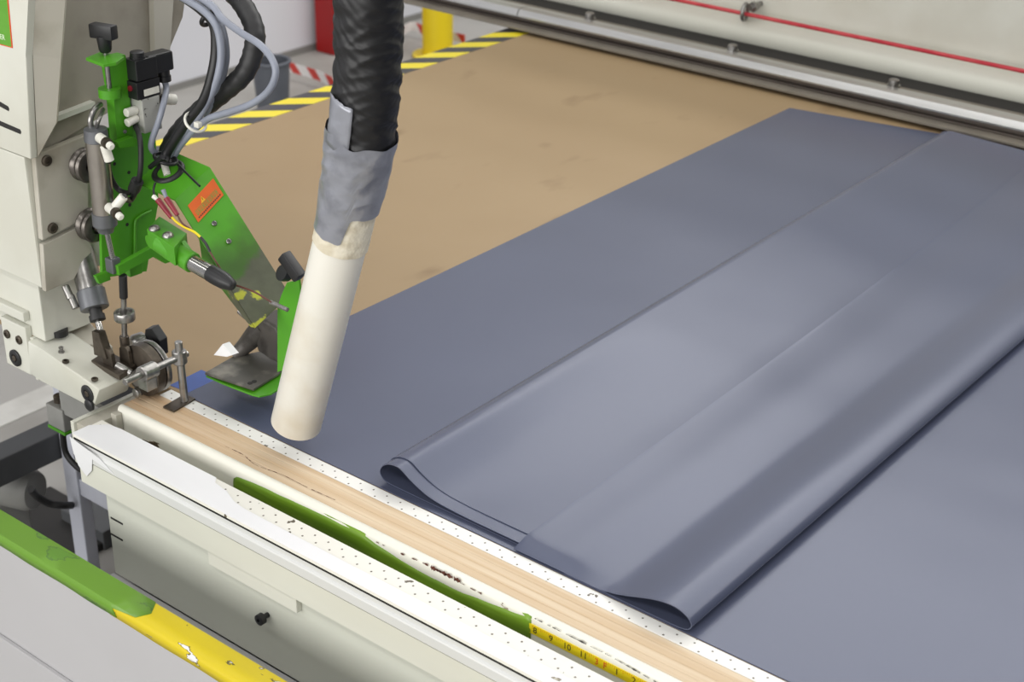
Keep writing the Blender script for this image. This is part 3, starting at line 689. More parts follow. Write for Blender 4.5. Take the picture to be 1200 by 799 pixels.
# fork / clevis that carries the wheel
def Q(px, py, y): return P(px, py, y=y)
fk = thing('drive_wheel', P(165, 470, z=TZ), 'steel drive wheel with forked bracket resting on the wooden track', 'wheel')
wc = V(-.044, -.034, TZ + .0435)
bm = B(); lathe(bm, wc - V(0, .010, 0), (0, 1, 0), [(0, .012), (0, .030), (.002, .039), (.003, .0428), (.019, .0428), (.020, .039), (.022, .012)], 40); part('tyre', bm, 'darksteel', fk, 35)
bm = B(); lathe(bm, wc + V(0, .0125, 0), (0, 1, 0), [(0, .012), (0, .0415), (.002, .0428), (.008, .0428), (.010, .040), (.010, .012)], 40); part('rim_disc', bm, 'steel', fk, 35)
bm = B(); lathe(bm, wc + V(.012, -.028, -.002), (0, 1, 0), [(0, .012), (.006, .014), (.016, .014)], 20); part('hub_cap', bm, 'steel', fk, 35)
c3 = wc + V(.012, -.026, -.012)
bm = B()
for k in range(3):
    aa = k*2*math.pi/3 + .4; lathe(bm, c3 + V(math.cos(aa)*.016, .002, math.sin(aa)*.016), (0, -1, 0), [(0, .008), (.005, .008), (.006, .006)], 14)
part('hub_lobe', bm, 'steel', fk, 35)
# base plate of the fork lies on the arm
z_b = .9525
bp = [P(107, 424, z=z_b), P(125, 412, z=z_b), P(159, 429, z=z_b), P(140, 442, z=z_b)]
bm = B(); prism(bm, [p - V(0, 0, .006) for p in bp], (0, 0, .009), .001); part('fork_base', bm, 'darksteel', fk)
for (px, py) in ((126, 421), (146, 418)):
    p = P(px, py+8, z=z_b)
    bm = B(); prism(bm, [p + V(-.012, 0, 0), p + V(.014, 0, 0), p + V(.012, 0, .024), p + V(.006, 0, .031), p + V(-.004, 0, .031), p + V(-.010, 0, .024)], (0, .007, 0), .001); part('fork_cheek', bm, 'darksteel', fk)
bm = B(); q0 = P(136, 427, z=z_b+.008); cyl(bm, q0, wc + V(.0, -.026, .004), .0065, n=16); part('axle', bm, 'steel', fk, 40)
# black wing knob and shiny cap above the wheel
bm = B(); k0 = P(165, 401, y=-.005); lathe(bm, k0 + V(-.008, -.012, -.008), (.3, .9, .1), [(0, .016), (.006, .020), (.022, .020), (.026, .016)], 26); part('cap', bm, 'steel', fk, 35)
bm = B(); q = [P(170, 386, y=.0), P(177, 385, y=.0), P(187, 400, y=.0), P(188.5, 418, y=.0), P(183, 421, y=.0), P(171, 417, y=.0), P(168.5, 403, y=.0)]
prism(bm, q, (0, .016, .002), .0015); part('wing_knob', bm, 'black', fk)
bm = B(); cyl(bm, P(178, 407, y=.005), P(176, 410, y=-.012), .007, n=14); part('knob_stem', bm, 'black', fk, 40)

# T-shaped hold-down rod stand on the strip
hd = thing('holddown_rod', P(210, 474, z=TZ), 'small steel rod clamp with flat foot on the drilled white strip', 'clamp')
bm = B(); fz = TZ+.0008; prism(bm, [P(191, 478, z=fz), P(204, 483.5, z=fz), P(229, 468.5, z=fz), P(217, 463, z=fz)], (0, 0, .003), .0005); part('foot', bm, 'darksteel', hd)
rb_ = P(216.5, 470, z=TZ+.003); rt_ = P(209, 400, y=rb_.y)
bm = B(); cyl(bm, rb_, rt_, .0062, n=18, ch=.001); part('upright_rod', bm, 'steel', hd, 40)
jm = P(210.5, 418, y=rb_.y)
ax = (rt_-rb_).normalized()
bm = B(); cyl(bm, jm - ax*.011, jm + ax*.011, .0115, n=20, ch=.0015); part('clamp_collar', bm, 'steel', hd, 35)
je = P(146, 448, y=jm.y-.115)
bm = B(); cyl(bm, je, jm + (jm-je).normalized()*.016, .0056, n=16, ch=.001); part('cross_rod', bm, 'steel', hd, 40)
jc = P(171, 436, y=jm.y-.07); dj = (jm-je).normalized()
jc = je + dj*((jm-je).length*.40)
bm = B(); cyl(bm, jc - dj*.013, jc + dj*.016, .0125, n=20, ch=.0015); part('rod_boss', bm, 'steel', hd, 35)
bm = B(); box(bm, jc + V(-.012, -.010, -.028), jc + V(.010, .010, -.008), .002); part('boss_block', bm, 'steel', hd)

# -------- green mounts
XP = -.115
pl = [P(116, 150, x=XP), P(182, 150, x=XP), P(186, 236, x=XP), P(172, 318, x=XP), P(120, 326, x=XP)]
bm = B(); prism(bm, pl, (-.006, 0, 0), .0008); gp = part('green_plate', bm, 'green')
for px, py in ((120, 202), (151, 202), (134, 192), (152, 240), (149, 263), (155, 212)):
    bm = B(); p = P(px, py, x=XP+.0001); lathe(bm, p, (1, 0, 0), [(0, .0028), (.0006, .0028)], 12); part('hole', bm, 'dark', gp)
# rounded rim around a cut-out
bm = B(); tube(bm, [P(158, 318, x=XP+.003), P(158, 290, x=XP+.003), P(158.5, 262, x=XP+.003), P(161, 256, x=XP+.003), P(168, 251, x=XP+.003), P(177, 247, x=XP+.003)], .0022, 8); part('rim', bm, 'green', gp, 60)
# vertical slide bar with top flange
ga = P(131, 66, y=.0); gx = -.075
bm = B(); q = [P(126, 68, x=gx), P(147, 64, x=gx), P(148.5, 72, x=gx), P(157, 163, x=gx), P(152, 168, x=gx), P(138, 172, x=gx), P(133, 110, x=gx)]
prism(bm, q, (-.018, 0, 0), .001); sb = part('slide_bar', bm, 'green')
bm = B(); q = [P(138, 90, x=gx-.02), P(157, 82, x=gx-.02), P(163, 150, x=gx-.02), P(143, 160, x=gx-.02)]
prism(bm, q, (-.008, 0, 0), .001); part('slide_back', bm, 'green', sb)
zf = P(120, 66, x=gx).z
fl = [P(100.5, 67.5, z=zf), P(118, 60.5, z=zf), P(146, 66, z=zf), P(136, 73, z=zf), P(121, 75.5, z=zf)]
bm = B(); prism(bm, fl, (0, 0, -.0045), .0006); part('top_flange', bm, 'green', sb)
sx = P(124, 64, z=zf)
bm = B(); cyl(bm, sx + V(0, 0, .004), sx - V(0, 0, .052), .0038, n=12); part('screw', bm, 'steel', sb, 40)
bm = B(); lathe(bm, sx - V(0, 0, .010), (0, 0, -1), [(0, .007), (.006, .007)], 6); part('nut', bm, 'steel', sb)
kz = sx + V(0, 0, .004)
bm = B(); lathe(bm, kz, (0, 0, 1), [(0, .0075), (.004, .0095), (.020, .011), (.024, .011)], 18); part('knob_stem', bm, 'black', sb, 40)
bm = B(); kd = V(.55, .8, -.1); mt = Matrix.Rotation(math.atan2(.25, .95), 4, 'Z'); mt.translation = kz + V(0, 0, .030)
box(bm, (-.020, -.0085, -.010), (.020, .0085, .011), .003, mt); part('knob_wing', bm, 'black', sb, 50)
rz = P(129, 102, x=gx)
bm = B(); lathe(bm, V(sx.x, sx.y, sx.z-.050), (0, 0, -1), [(0, .010), (0, .0165), (.013, .0165), (.013, .001)], 26); part('ring_lug', bm, 'green', sb, 40)
bm = B(); a = V(sx.x, sx.y, sx.z-.0565); b_ = P(146, 98, x=gx-.004); d = b_-a; prism(bm, [a + V(.006, 0, -.006), b_ + V(.0, 0, -.006), b_ + V(0, 0, .006), a + V(.006, 0, .006)], (-.008, 0, 0)); part('lug_arm', bm, 'green', sb)
bm = B(); q = [P(132, 165, x=gx+.001), P(150, 158, x=gx+.001), P(157, 162, x=gx+.001), P(153, 170, x=gx+.001), P(136, 172, x=gx+.001)]; prism(bm, q, (.010, 0, 0), .001); part('foot_lug', bm, 'green', sb)
bolt(sb, P(146, 154, x=gx), (1, 0, 0), .0032, .002, 'steel', 'screw')
# air cylinder
cy = -.052
c0 = P(111, 153, y=cy); c1 = P(113, 163, y=cy); c2 = P(122, 250, y=cy); c3 = P(124.5, 262, y=cy); c4 = P(125, 267, y=cy); c5 = P(132, 303, y=cy)
bm = B(); cyl(bm, c1, c2, .0165, n=28); ac = part('air_cylinder', bm, 'cylsteel', smooth=40); ac['label'] = 'silver air cylinder'
d_ = (c2-c1).normalized()
bm = B(); lathe(bm, c1 - d_*.018, d_, [(0, .010), (.002, .017), (.020, .018), (.021, .0165)], 28); part('end_cap', bm, 'anod', ac, 35)
bm = B(); lathe(bm, c2 - d_*.002, d_, [(0, .0165), (.001, .0185), (.020, .0185), (.024, .014), (.032, .0115), (.033, .006)], 28); part('end_cap', bm, 'anod', ac, 35)
bm = B(); cyl(bm, c2 + d_*.02, c5, .0042, n=14); part('piston_rod', bm, 'chrome', ac, 40)
cl = P(132.5, 310, y=cy)
bm = B(); box(bm, cl + V(-.009, -.008, -.012), cl + V(.009, .008, .012), .002); part('clevis', bm, 'anod', ac)
# hinge fork above the cylinder
h0 = P(107, 150, y=cy); h1 = P(119, 128, x=-.13)
bm = B(); tube(bm, [h0 + V(0, 0, .0), P(106, 140, y=cy), P(111, 128, y=cy+.01), P(118, 122, y=cy+.025)], .0045, 10); tube(bm, [P(113, 149, y=cy), P(116, 140, y=cy), P(121, 128, y=cy+.02)], .003, 8); part('hinge_fork', bm, 'steel', ac, 60)
# white push-in fittings
def fitting(px, py, pts, cap_):
    p = P(px, py, y=cy-.012)
    bm = B(); cyl(bm, p + V(-.012, .004, 0), p + V(.010, -.002, 0), .0074, n=18, ch=.001); f = part('air_fitting', bm, 'whiteplastic', mroot, 40)
    bm = B(); cyl(bm, p + V(.010, -.002, 0), p + V(.018, -.004, -.001), .0080, n=12); part('brown_nut', bm, 'darksteel', f, 40)
    bm = B(); cyl(bm, p + V(.019, -.004, -.001), p + V(.029, -.006, -.003), .0056, n=16, ch=.002); part('screw_cap', bm, 'whiteplastic', f, 40)
    e = V(*pts)
    bm = B(); cyl(bm, p + V(.001, 0, 0) + e*.25, p + e, .0072, n=18, ch=.001); part('port', bm, 'whiteplastic', f, 40)
    return p + e
f1_ = fitting(120, 164, (.006, .004, -.032), 1)
f2_ = fitting(131, 246, (.016, .012, .022), 1)
# hose loop between the fittings
bm = B(); tube(bm, [f1_ + V(0, 0, .006), P(127, 195, y=-.03), P(131, 210, y=-.02), P(139, 222, y=-.012), P(150, 226, y=-.01), P(160, 219, y=-.01), P(164.5, 200, y=-.012), P(165, 175, y=-.008), P(163, 158, y=0), P(159, 148, y=.012)], .0042, 10)
air = part('air_hose', bm, 'rubber', mroot, 60)
bm = B(); tube(bm, [f2_, P(152, 235, y=-.012), P(158, 226, y=-.012), P(161, 214, y=-.012)], .0044, 10); part('air_hose', bm, 'rubber', mroot, 60)
bm = B(); cyl(bm, P(157, 222, y=-.014), P(161, 212, y=-.014), .0095, n=14); part('hose_sleeve', bm, 'rubber', mroot, 50)
# solenoid valve
vx = -.052
def vbox(name, mat, p0, p1, p2, dx, parent=None, bev=.0015):
    """block given by lower-left, lower-right, upper-right corners of its right (x+) face"""
    a = P(*p0, x=vx); b_ = P(*p1, x=vx); c_ = P(*p2, x=vx)
    bm = B(); box(bm, (vx-dx, a.y, min(a.z, b_.z)), (vx, b_.y, c_.z), bev); return part(name, bm, mat, parent or mroot)
vb = vbox('solenoid_valve', 'valvebody', (170, 157), (190, 147), (188, 111), .030)
vbx = bpy.data.objects[vb.name]
ya_, yb2 = P(170, 157, x=vx).y, P(190, 147, x=vx).y
zz1 = P(188, 111, x=vx).z; zz2 = P(168, 96, x=vx).z; zz3 = P(168, 70, x=vx).z
bm = B(); box(bm, (vx-.030, ya_-.006, zz1+.0003), (vx-.001, yb2+.004, zz2), .001); part('coil_base', bm, 'black', vb)
bm = B(); box(bm, (vx-.028, ya_-.004, zz2+.0015), (vx-.001, yb2+.002, zz3), .0015); part('coil', bm, 'black', vb)
yc2 = P(204, 64, x=vx).y
bm = B(); box(bm, (vx-.026, yb2-.012, zz3-.028), (vx-.002, yc2, zz3+.001), .003); part('plug_head', bm, 'black', vb)
bm = B(); pp = V(vx-.013, yc2-.012, zz3-.027); lathe(bm, pp, (0, 0, -1), [(0, .0095), (.010, .0090), (.010, .0105), (.018, .0105), (.019, .008)], 18); part('cable_gland', bm, 'black', vb, 40)
bm = B(); lathe(bm, V(vx-.014, ya_+.010, zz3), (0, 0, 1), [(0, .0115), (.003, .0115), (.003, .0105), (.009, .0105), (.010, .009)], 20); part('cap_nut', bm, 'black', vb, 40)
bm = B(); lathe(bm, V(vx-.016, ya_-.0061, (zz1+zz2)/2+.003), (0, -1, 0), [(0, .0045), (.0025, .004)], 12); part('red_button', bm, 'red', vb)
bm = B(); box(bm, (vx-.0010, ya_+.006, zz1+.004), (vx-.0003, yb2+.001, zz1+.014)); part('label', bm, 'whiteplastic', vb)
for dz in (.018, .03):
    bm = B(); q = V(vx-.015, ya_, zz1-dz); cyl(bm, q, q + V(0, -.020, -.004 if dz > .02 else 0), .0065, n=16, ch=.001); part('port', bm, 'whiteplastic', vb, 40)
bm = B(); q = V(vx-.012, yb2, zz1-.012); cyl(bm, q, q + V(0, .014, 0), .008, n=16); part('brass_nipple', bm, 'darksteel', vb, 40)
bm = B(); q2 = q + V(0, .014, 0); lathe(bm, q2, (.15, 1, -.25), [(0, .0085), (.010, .0085), (.010, .0072), (.014, .0085), (.022, .0080), (.024, .005)], 18); part('push_fitting', bm, 'whiteplastic', vb, 40)
gl = pp + V(0, 0, -.018)
bm = B(); xk = vx+.010; tube(bm, [gl, gl + V(.004, -.001, -.012), P(191, 124, x=xk), P(185, 145, x=xk), P(178.5, 163, x=xk), P(178, 175, x=xk), P(189, 184, x=xk-.005)], .0048, 10)
tag(mesh_obj('solenoid_cable', bm, 'greycable', None, 60), 'grey cable running down from the black solenoid plug', 'cable')

# -------- green swing arm (bent sheet box)
A = P(205, 234, y=0); Bq = P(246, 196, x=A.x); D = P(299, 384, y=0); Cq = P(340, 346, x=D.x)
nt = (D-A).cross(Bq-A).normalized()
if nt.z > 0: nt = -nt
E0 = P(178, 214, y=0); E1 = P(207, 177, x=E0.x)
E0 = A + V(-.085, 0, .006); E1 = Bq + V(-.095, 0, .006)
bm = B()
th = nt*.003
prism(bm, [A, Bq, Cq, D], th)                       # sloping face
prism(bm, [E0, E1, Bq, A], V(0, .0012, -.003))        # top face
k1 = nt*.042
A2 = A + (D-A)*.30
prism(bm, [A2, D, D + k1*.35 + (D-A)*-.03, A + (D-A)*.42 + k1*1.15], V(0, .003, .0012))     # near cheek
prism(bm, [Bq, Cq, Cq + k1*.45, Bq + k1], V(0, -.003, -.0012))     # far cheek
sw = part('swing_arm', bm, None or 'green'); sw['label'] = 'green bent-sheet arm with scuffed dark end'
def armmat():
    m, t = newmat('green_paint_worn_end', .4)
    g = t.n('ShaderNodeNewGeometry'); sp = t.n('ShaderNodeSeparateXYZ'); t.l(g.outputs['Position'], sp.inputs[0])
    nz = t.n('ShaderNodeTexNoise', i_Scale=24.0, i_Detail=4.0); t.l(g.outputs['Position'], nz.inputs[0])
    nz2 = t.n('ShaderNodeTexNoise', i_Scale=60.0, i_Detail=4.0); t.l(g.outputs['Position'], nz2.inputs[0])
    e = t.math('ADD', sp.outputs[0], t.math('MULTIPLY', nz.outputs[0], .05))
    r1 = t.n('ShaderNodeMapRange', i_1=A.x+.080, i_2=A.x+.112); t.l(e, r1.inputs[0])
    r2 = t.n('ShaderNodeMapRange', i_1=A.x+.122, i_2=A.x+.130); t.l(e, r2.inputs[0])
    y1 = t.n('ShaderNodeMapRange', i_1=.57, i_2=.60); t.l(nz.outputs[0], y1.inputs[0])
    c = t.mix(r1.outputs[0], lin((74, 148, 28)), lin((62, 100, 32)))
    grey = t.mix(nz2.outputs[0], lin((70, 72, 58)), lin((92, 96, 76)))
    grey = t.mix(t.math('MULTIPLY', y1.outputs[0], .8), grey, lin((178, 182, 48)))
    t.l(t.mix(r2.outputs[0], c, grey), t.b.inputs['Base Color'])
    return m
M['armgreen'] = armmat(); sw.data.materials[0] = M['armgreen']
# warning sticker on the sloping face
u_ = (Bq-A).normalized(); dn = (D-A).normalized(); nf = -nt
def on(u, v, h=0): return A + (Bq-A)*u + dn*v + nf*h
s0, s1, v0, v1 = .16, .93, .020, .050
bm = B(); prism(bm, [on(s0, v0, .0002), on(s1, v0-.004, .0002), on(s1, v1-.004, .0002), on(s0, v1, .0002)], nf*.0005); stk = part('warning_sticker', bm, 'orange', sw); stk['label'] = 'orange warning sticker'
bm = B(); prism(bm, [on(.50, v0+.003, .0008), on(.55, v0+.012, .0008), on(.43, v0+.0125, .0008)], nf*.0002); part('triangle', bm, 'yellowink', stk)
bm = B(); prism(bm, [on(.492, v0+.006, .00105), on(.506, v0+.006, .00105), on(.502, v0+.010, .00105), on(.49, v0+.010, .00105)], nf*.0001); part('mark', bm, 'ink', stk)
bm = B()
for k in range(10):
    ua = s0 + .07 + k*.064
    for q in ((0, 0, .012, 1), (.03, 0, .042, 1), (.012, .42 if k % 2 else .8, .03, .58 if k % 2 else .98)):
        va = v0 + .0135 - .004*(ua-s0)/.77
        prism(bm, [on(ua+q[0], va+.009*q[1], .0008), on(ua+q[2], va+.009*q[1], .0008), on(ua+q[2], va+.009*q[3], .0008), on(ua+q[0], va+.009*q[3], .0008)], nf*.0002)
part('lettering', bm, 'greenink', stk)
bm = B()
for k in range(14):
    ua = s0 + .06 + k*.048; va = v0 + .0245 - .004*(ua-s0)/.77
    prism(bm, [on(ua, va, .0008), on(ua+.034, va, .0008), on(ua+.034, va+.0022, .0008), on(ua, va+.0022, .0008)], nf*.0002)
part('small_print', bm, 'brownwire', stk)
for u, v in ((.42, .078), (.62, .105)):
    pass
for px, py in ((251, 262), (268, 283)):
    # find the point on the sloping face
    r = ROT @ V(px-_c[0], py-_c[1], F); tt = (A-CAM).dot(nf)/r.dot(nf); bolt(sw, CAM + r*tt, nf, .004, .0025, 'steel', 'screw')
# rubber grommet ring where the cables enter
nT = (Bq-A).cross(V(1, 0, 0)).normalized()
if nT.z < 0: nT = -nT
def ontop(px, py, h=0):
    r = ROT @ V(px-_c[0], py-_c[1], F); tt = (A-CAM).dot(nT)/r.dot(nT); return CAM + r*tt + nT*h
gc = ontop(198, 203)
bm = B(); ring(bm, gc + nT*.002, nT, .0215, .0055, 28, 10); gr = part('grommet', bm, 'rubber', sw, 60)
bm = B(); lathe(bm, gc + nT*.0005, nT, [(0, .018), (.001, .018)], 24); part('grommet_hole', bm, 'dark', sw)
bm = B(); tube(bm, [ontop(197, 207, .002), ontop(196, 199, .010), ontop(198, 192, .02)], .0055, 10, 4); part('white_core', bm, 'whiteplastic', sw, 60)
# clamp block, rod, levers
zk = P(190, 272, y=-.03).z
ct = [P(172, 268, z=zk), P(187, 253, z=zk), P(219, 273, z=zk), P(204, 290, z=zk)]
bm = B(); prism(bm, ct, (0, 0, -.030), .0015); cb = part('clamp_block', bm, 'green')
for px, py in ((181, 269), (197, 277)):
    p = P(px, py, z=zk); bm = B(); lathe(bm, p, (0, 0, 1), [(0, .0085), (.002, .0085), (.005, .0068), (.007, .003), (.0072, .0005)], 18); part('dome_bolt', bm, 'steel', cb, 60)
r0 = P(196, 286, y=-.045); r1 = P(225, 306, y=-.045); r2 = P(245, 318, y=-.045); r3 = P(278, 326, y=-.045)
r0 = P(188, 284, y=-.035); r1 = P(226, 308, y=-.035); r2 = P(247, 320, y=-.035)
dr = (r2-r1).normalized()
bm = B(); cyl(bm, r0, r1, .0155, n=26, ch=.001); part('rod_socket', bm, 'green', cb, 40)
bm = B(); cyl(bm, r1, r2, .0125, n=26); part('chrome_rod', bm, 'chrome', cb, 40)
bm = B(); lathe(bm, r2, dr, [(0, .0128), (.012, .0132), (.030, .0125), (.046, .008), (.050, .003)], 22); part('rubber_end', bm, 'black', cb, 50)
bm = B(); prism(bm, [P(203, 288, y=-.03), P(212, 283, y=-.03), P(222, 297, y=-.03), P(214, 303, y=-.03)], (0, .008, 0), .001); part('lug', bm, 'green', cb)
bm = B(); lathe(bm, P(174, 283, y=-.03), (.2, 1, .1), [(0, .010), (.016, .010)], 18); part('pivot_barrel', bm, 'green', cb, 40)
# cross lever along y, ending over the plunger
xv = -.055
lv = [P(138, 312, x=xv), P(178, 290, x=xv), P(188, 290, x=xv), P(200, 307, x=xv), P(194, 309, x=xv), P(180, 300, x=xv), P(140, 323, x=xv)]
bm = B(); prism(bm, lv, (-.010, 0, 0), .001); part('lever', bm, 'green', cb)
bm = B(); prism(bm, [P(112.5, 324, x=xv-.02), P(128, 318, x=xv-.02), P(130, 328, x=xv-.02), P(117, 333, x=xv-.02)], (-.008, 0, 0), .001); part('end_lug', bm, 'green', gp)
bm = B(); prism(bm, [P(152, 314, x=xv-.02), P(167, 308, x=xv-.02), P(167, 320, x=xv-.02), P(153, 325, x=xv-.02)], (-.012, 0, 0), .001); part('guide_lug', bm, 'green', gp)
# plunger above the wheel fork
yp = -.042
p0 = P(144, 322, y=yp); p1 = P(145, 349, y=yp); p2 = P(146, 400, y=yp)
bm = B(); cyl(bm, p0, p1, .0065, n=16, ch=.001); pg = part('plunger', bm, 'black', smooth=40)
bm = B(); cyl(bm, p1, p2 , .0045, n=14); part('plunger_rod', bm, 'steel', pg, 40)
pc = P(146, 369, y=yp)
bm = B(); lathe(bm, pc - V(0, 0, .008), (0, 0, 1), [(0, .0155), (.0015, .0165), (.0125, .0165), (.014, .0155), (.014, .0125), (.009, .0115), (.009, .005)], 32); part('lock_ring', bm, 'steel', pg, 40)
bm = B(); cyl(bm, p2 + V(0, 0, .010), p2 - V(0, 0, .03), .0075, n=14, ch=.001); part('plunger_end', bm, 'darksteel', pg, 40)
# inclined lift cylinder next to the column
yq = -.075
q0 = P(97, 296, y=.000); q1 = P(106, 340, y=-.047); q2 = P(111.5, 362, y=-.055); q3 = P(115, 376, y=-.060); q4 = P(119, 393, y=-.068)
bm = B(); dq = (q2-q1).normalized(); cyl(bm, q1 - dq*.075, q1, .0205, n=28); lc = part('lift_cylinder', bm, 'steel', smooth=40)
bm = B(); cyl(bm, q1, q2, .0225, n=28, ch=.001); part('collar', bm, 'anod', lc, 40)
bm = B(); lathe(bm, q2, dq, [(0, .0105), (.010, .010), (.010, .0125), (.019, .0125), (.020, .010)], 22); part('seal', bm, 'rubber', lc, 40)
bm = B(); cyl(bm, q3, q4 + dq*.012, .0055, n=16); part('piston_rod', bm, 'chrome', lc, 40)
bm = B(); e = q4 + V(0, -.004, -.004)
prism(bm, [e + V(-.011, -.006, .012), e + V(.006, -.006, .014), e + V(.020, -.006, -.028), e + V(-.012, -.006, -.030)], (0, .014, 0), .0015); part('rod_eye', bm, 'darksteel', lc)
for px, py in ((82, 345), (88, 356)):
    bm = B(); p = P(px, py, y=yq); cyl(bm, p + V(-.01, 0, .012), p + V(.004, -.002, -.006), .006, n=14, ch=.001); part('air_fitting', bm, 'steel', lc, 40)

# -------- pressure foot under the swing arm (pad + casting + bracket)
zp_ = .945
pf = thing('pressure_foot', P(290, 450, z=TZ+.003), 'dark scuffed pressure plate with green backing at the green arm tip', 'pressure plate')
bm = B(); g0 = [(241, 440), (262, 449), (296, 462), (304, 464), (318, 461), (342, 446), (330, 425), (280, 420)]
prism(bm, [P(x, y, z=zp_-.0065) for x, y in g0], (0, 0, -.003), .0008); part('green_backing', bm, 'green', pf)
bm = B(); prism(bm, [P(x, y, z=zp_) for x, y in ((240, 436.5), (297, 455.5), (327, 437), (335, 425), (312, 410), (272, 418))], (0, 0, -.004), .0008); pd = part('pad', bm, 'pad', pf)
bm = B()
for px, py in ((293, 449), (298, 447)): cyl(bm, P(px, py, z=zp_), P(px, py, z=zp_) + V(0, 0, .0008), .004, n=10)
part('hole', bm, 'dark', pd)
# casting hump
bm = B(); ys_ = [P(276, 417, z=zp_), P(288, 404, z=zp_+.015), P(300, 392, z=zp_+.035), P(311, 383, z=zp_+.05)]
tube(bm, [ys_[0] + V(-.004, 0, -.002), ys_[1], ys_[2], ys_[3]], .014, 14, 6, lambda s, a, p: .010 + .012*s); part('casting_neck', bm, 'casting', pf, 60)
bm = B(); q = [(297, 386), (308, 375), (323, 384), (333, 405), (330, 428), (316, 420), (302, 412)]
yk = P(311, 405, z=zp_+.03).y
prism(bm, [P(x, y, y=yk) for x, y in q], (0, .03, .01), .004); part('casting', bm, 'casting', pf)
bm = B(); cyl(bm, P(281, 364, y=.03), P(300, 380, y=.03), .0055, n=14); part('pin', bm, 'steel', pf, 40)
bm = B(); q = [(336, 331), (350, 328), (352, 345), (344, 430), (325, 436), (325, 360), (330, 345)]
yk2 = .05
prism(bm, [P(x, y, y=yk2) for x, y in q], (0, .004, 0), .0005); part('green_bracket', bm, 'green', pf)
bm = B(); kb = P(338, 322, y=.045); lathe(bm, kb, (-.1, -.6, .35), [(0, .010), (.008, .012), (.014, .012)], 16); part('knob_stem', bm, 'black', pf, 40)
bm = B(); mt = Matrix.Rotation(.7, 4, 'Y'); mt.translation = P(342, 312, y=.02)
box(bm, (-.021, -.008, -.009), (.021, .008, .009), .003, mt); part('knob_wing', bm, 'black', pf, 50)
bm = B(); prism(bm, [P(250.5, 416, y=.02), P(261, 403, y=.02), P(272, 416, y=.02), P(266, 418, y=.02)], (.002, .012, 0)); part('white_tag', bm, 'white', pf)
bm = B(); cyl(bm, P(317, 354, y=-.006), P(337, 363, y=-.006), .0032, n=12); part('thermocouple', bm, 'steel', pf, 40)
# thin wires
def wire(name, pts, mat, r, label, n=8):
    bm = B(); tube(bm, pts, r, 8, n); return tag(mesh_obj(name, bm, mat, None, 60), label, 'wire')
w1 = thing('wire_connector', P(192, 240, y=-.012), 'pair of dark red crimp connectors with yellow and brown wires', 'connector')
def c_(a, b_, r, mat, nm): bm = B(); cyl(bm, a, b_, r, r*.7, 12); part(nm, bm, mat, w1, 40)
Y_ = -.016
c_(P(185, 234, y=Y_), P(201, 255, y=Y_), .0048, 'red', 'red_sleeve'); c_(P(195, 232, y=Y_), P(208, 252, y=Y_), .0048, 'red', 'red_sleeve')
c_(P(180, 230, y=Y_), P(184.5, 234, y=Y_), .0038, 'whiteplastic', 'white_tip'); c_(P(191, 222, y=Y_), P(195, 232, y=Y_), .0036, 'greycable', 'grey_tip')
bm = B(); tube(bm, [P(201, 254, y=Y_), P(208, 261, y=Y_), P(218, 267, y=Y_), P(228, 272, y=Y_), P(235, 278, y=Y_)], .0018, 8); part('yellow_wire', bm, 'yellowwire', w1, 60)
bm = B(); tube(bm, [P(235, 278, y=Y_), P(241, 285, y=Y_), P(246, 295, y=Y_)], .0022, 8); part('black_sleeve', bm, 'black', w1, 60)
bm = B(); tube(bm, [P(246, 295, y=Y_), P(254, 308, y=Y_), P(263, 322, y=Y_), P(272, 332, y=Y_), P(285, 337, y=Y_), P(300, 343, y=Y_), P(318, 354, y=-.008)], .0014, 8); part('brown_wire', bm, 'brownwire', w1, 60)
bm = B(); tube(bm, [P(208, 252, y=Y_), P(214, 262, y=Y_), P(228, 272, y=Y_+.002), P(243, 288, y=Y_)], .0014, 8); part('brown_wire', bm, 'brownwire', w1, 60)
bm = B(); tube(bm, [P(181, 230, y=Y_), P(180, 222, y=Y_+.004), P(182, 214, y=Y_+.01)], .0018, 8); part('black_wire', bm, 'black', w1, 60)
wire('thin_black_wire', [ontop(200, 188, .014), ontop(209, 196, .012), ontop(220, 206, .006), P(234, 218, y=.03)], 'black', .0018, 'thin black wire from the cable grommet to the orange sticker')

# -------- cables arching over the green arm
def cable(name, px, y0, y1, r, mat, label, rf=None, n=12):
    L = len(px)-1; pts = [P(x, y, y=y0 + (y1-y0)*(i/L)) for i, (x, y) in enumerate(px)]
    bm = B(); tube(bm, pts, r, n, 8, rf); return tag(mesh_obj(name, bm, mat, None, 60), label, 'cable', 'cables arching over the green arm')
g_end = .045
cable('corrugated_conduit', [(262, -18), (282, 2), (297, 30), (298, 55), (287, 85), (262, 108), (232, 132), (208, 158), (196, 182), (193, 196)], .16, g_end, .0155, 'rubber', 'thick black conduit arching behind the thinner cables',
      lambda s, a, p: .0150 + .0006*math.sin(s*300))
cable('black_cable', [(208, -8), (234, 10), (250, 28), (253, 55), (249, 85), (238, 118), (214, 150), (196, 178), (192, 190)], .11, g_end-.02, .0075, 'black', 'black cable tied along the grey cables, innermost of the arch')
cable('grey_cable', [(216, -8), (242, 8), (258, 30), (264, 60), (261, 85), (251, 112), (236, 138), (214, 162), (203, 182), (198, 192)], .12, g_end+.01, .0068, 'greycable', 'grey cable curving closely along the black cable down to the grommet')
cable('grey_cable', [(222, -10), (248, 6), (261, 22), (282, 38), (304, 52), (318, 68), (323, 86), (315, 106), (296, 121), (270, 131), (247, 138), (232, 148), (213, 168), (203, 184)], .10, g_end+.004, .0052, 'greycable', 'grey cable swinging out in a wide loop over the hazard tape')
cable('grey_cable', [(212, -4), (238, 12), (254, 32), (259, 60), (256, 86), (246, 112), (230, 140), (208, 164), (198, 182)], .10, g_end-.004, .0058, 'greycable', 'grey cable lying in the middle of the tied bundle')
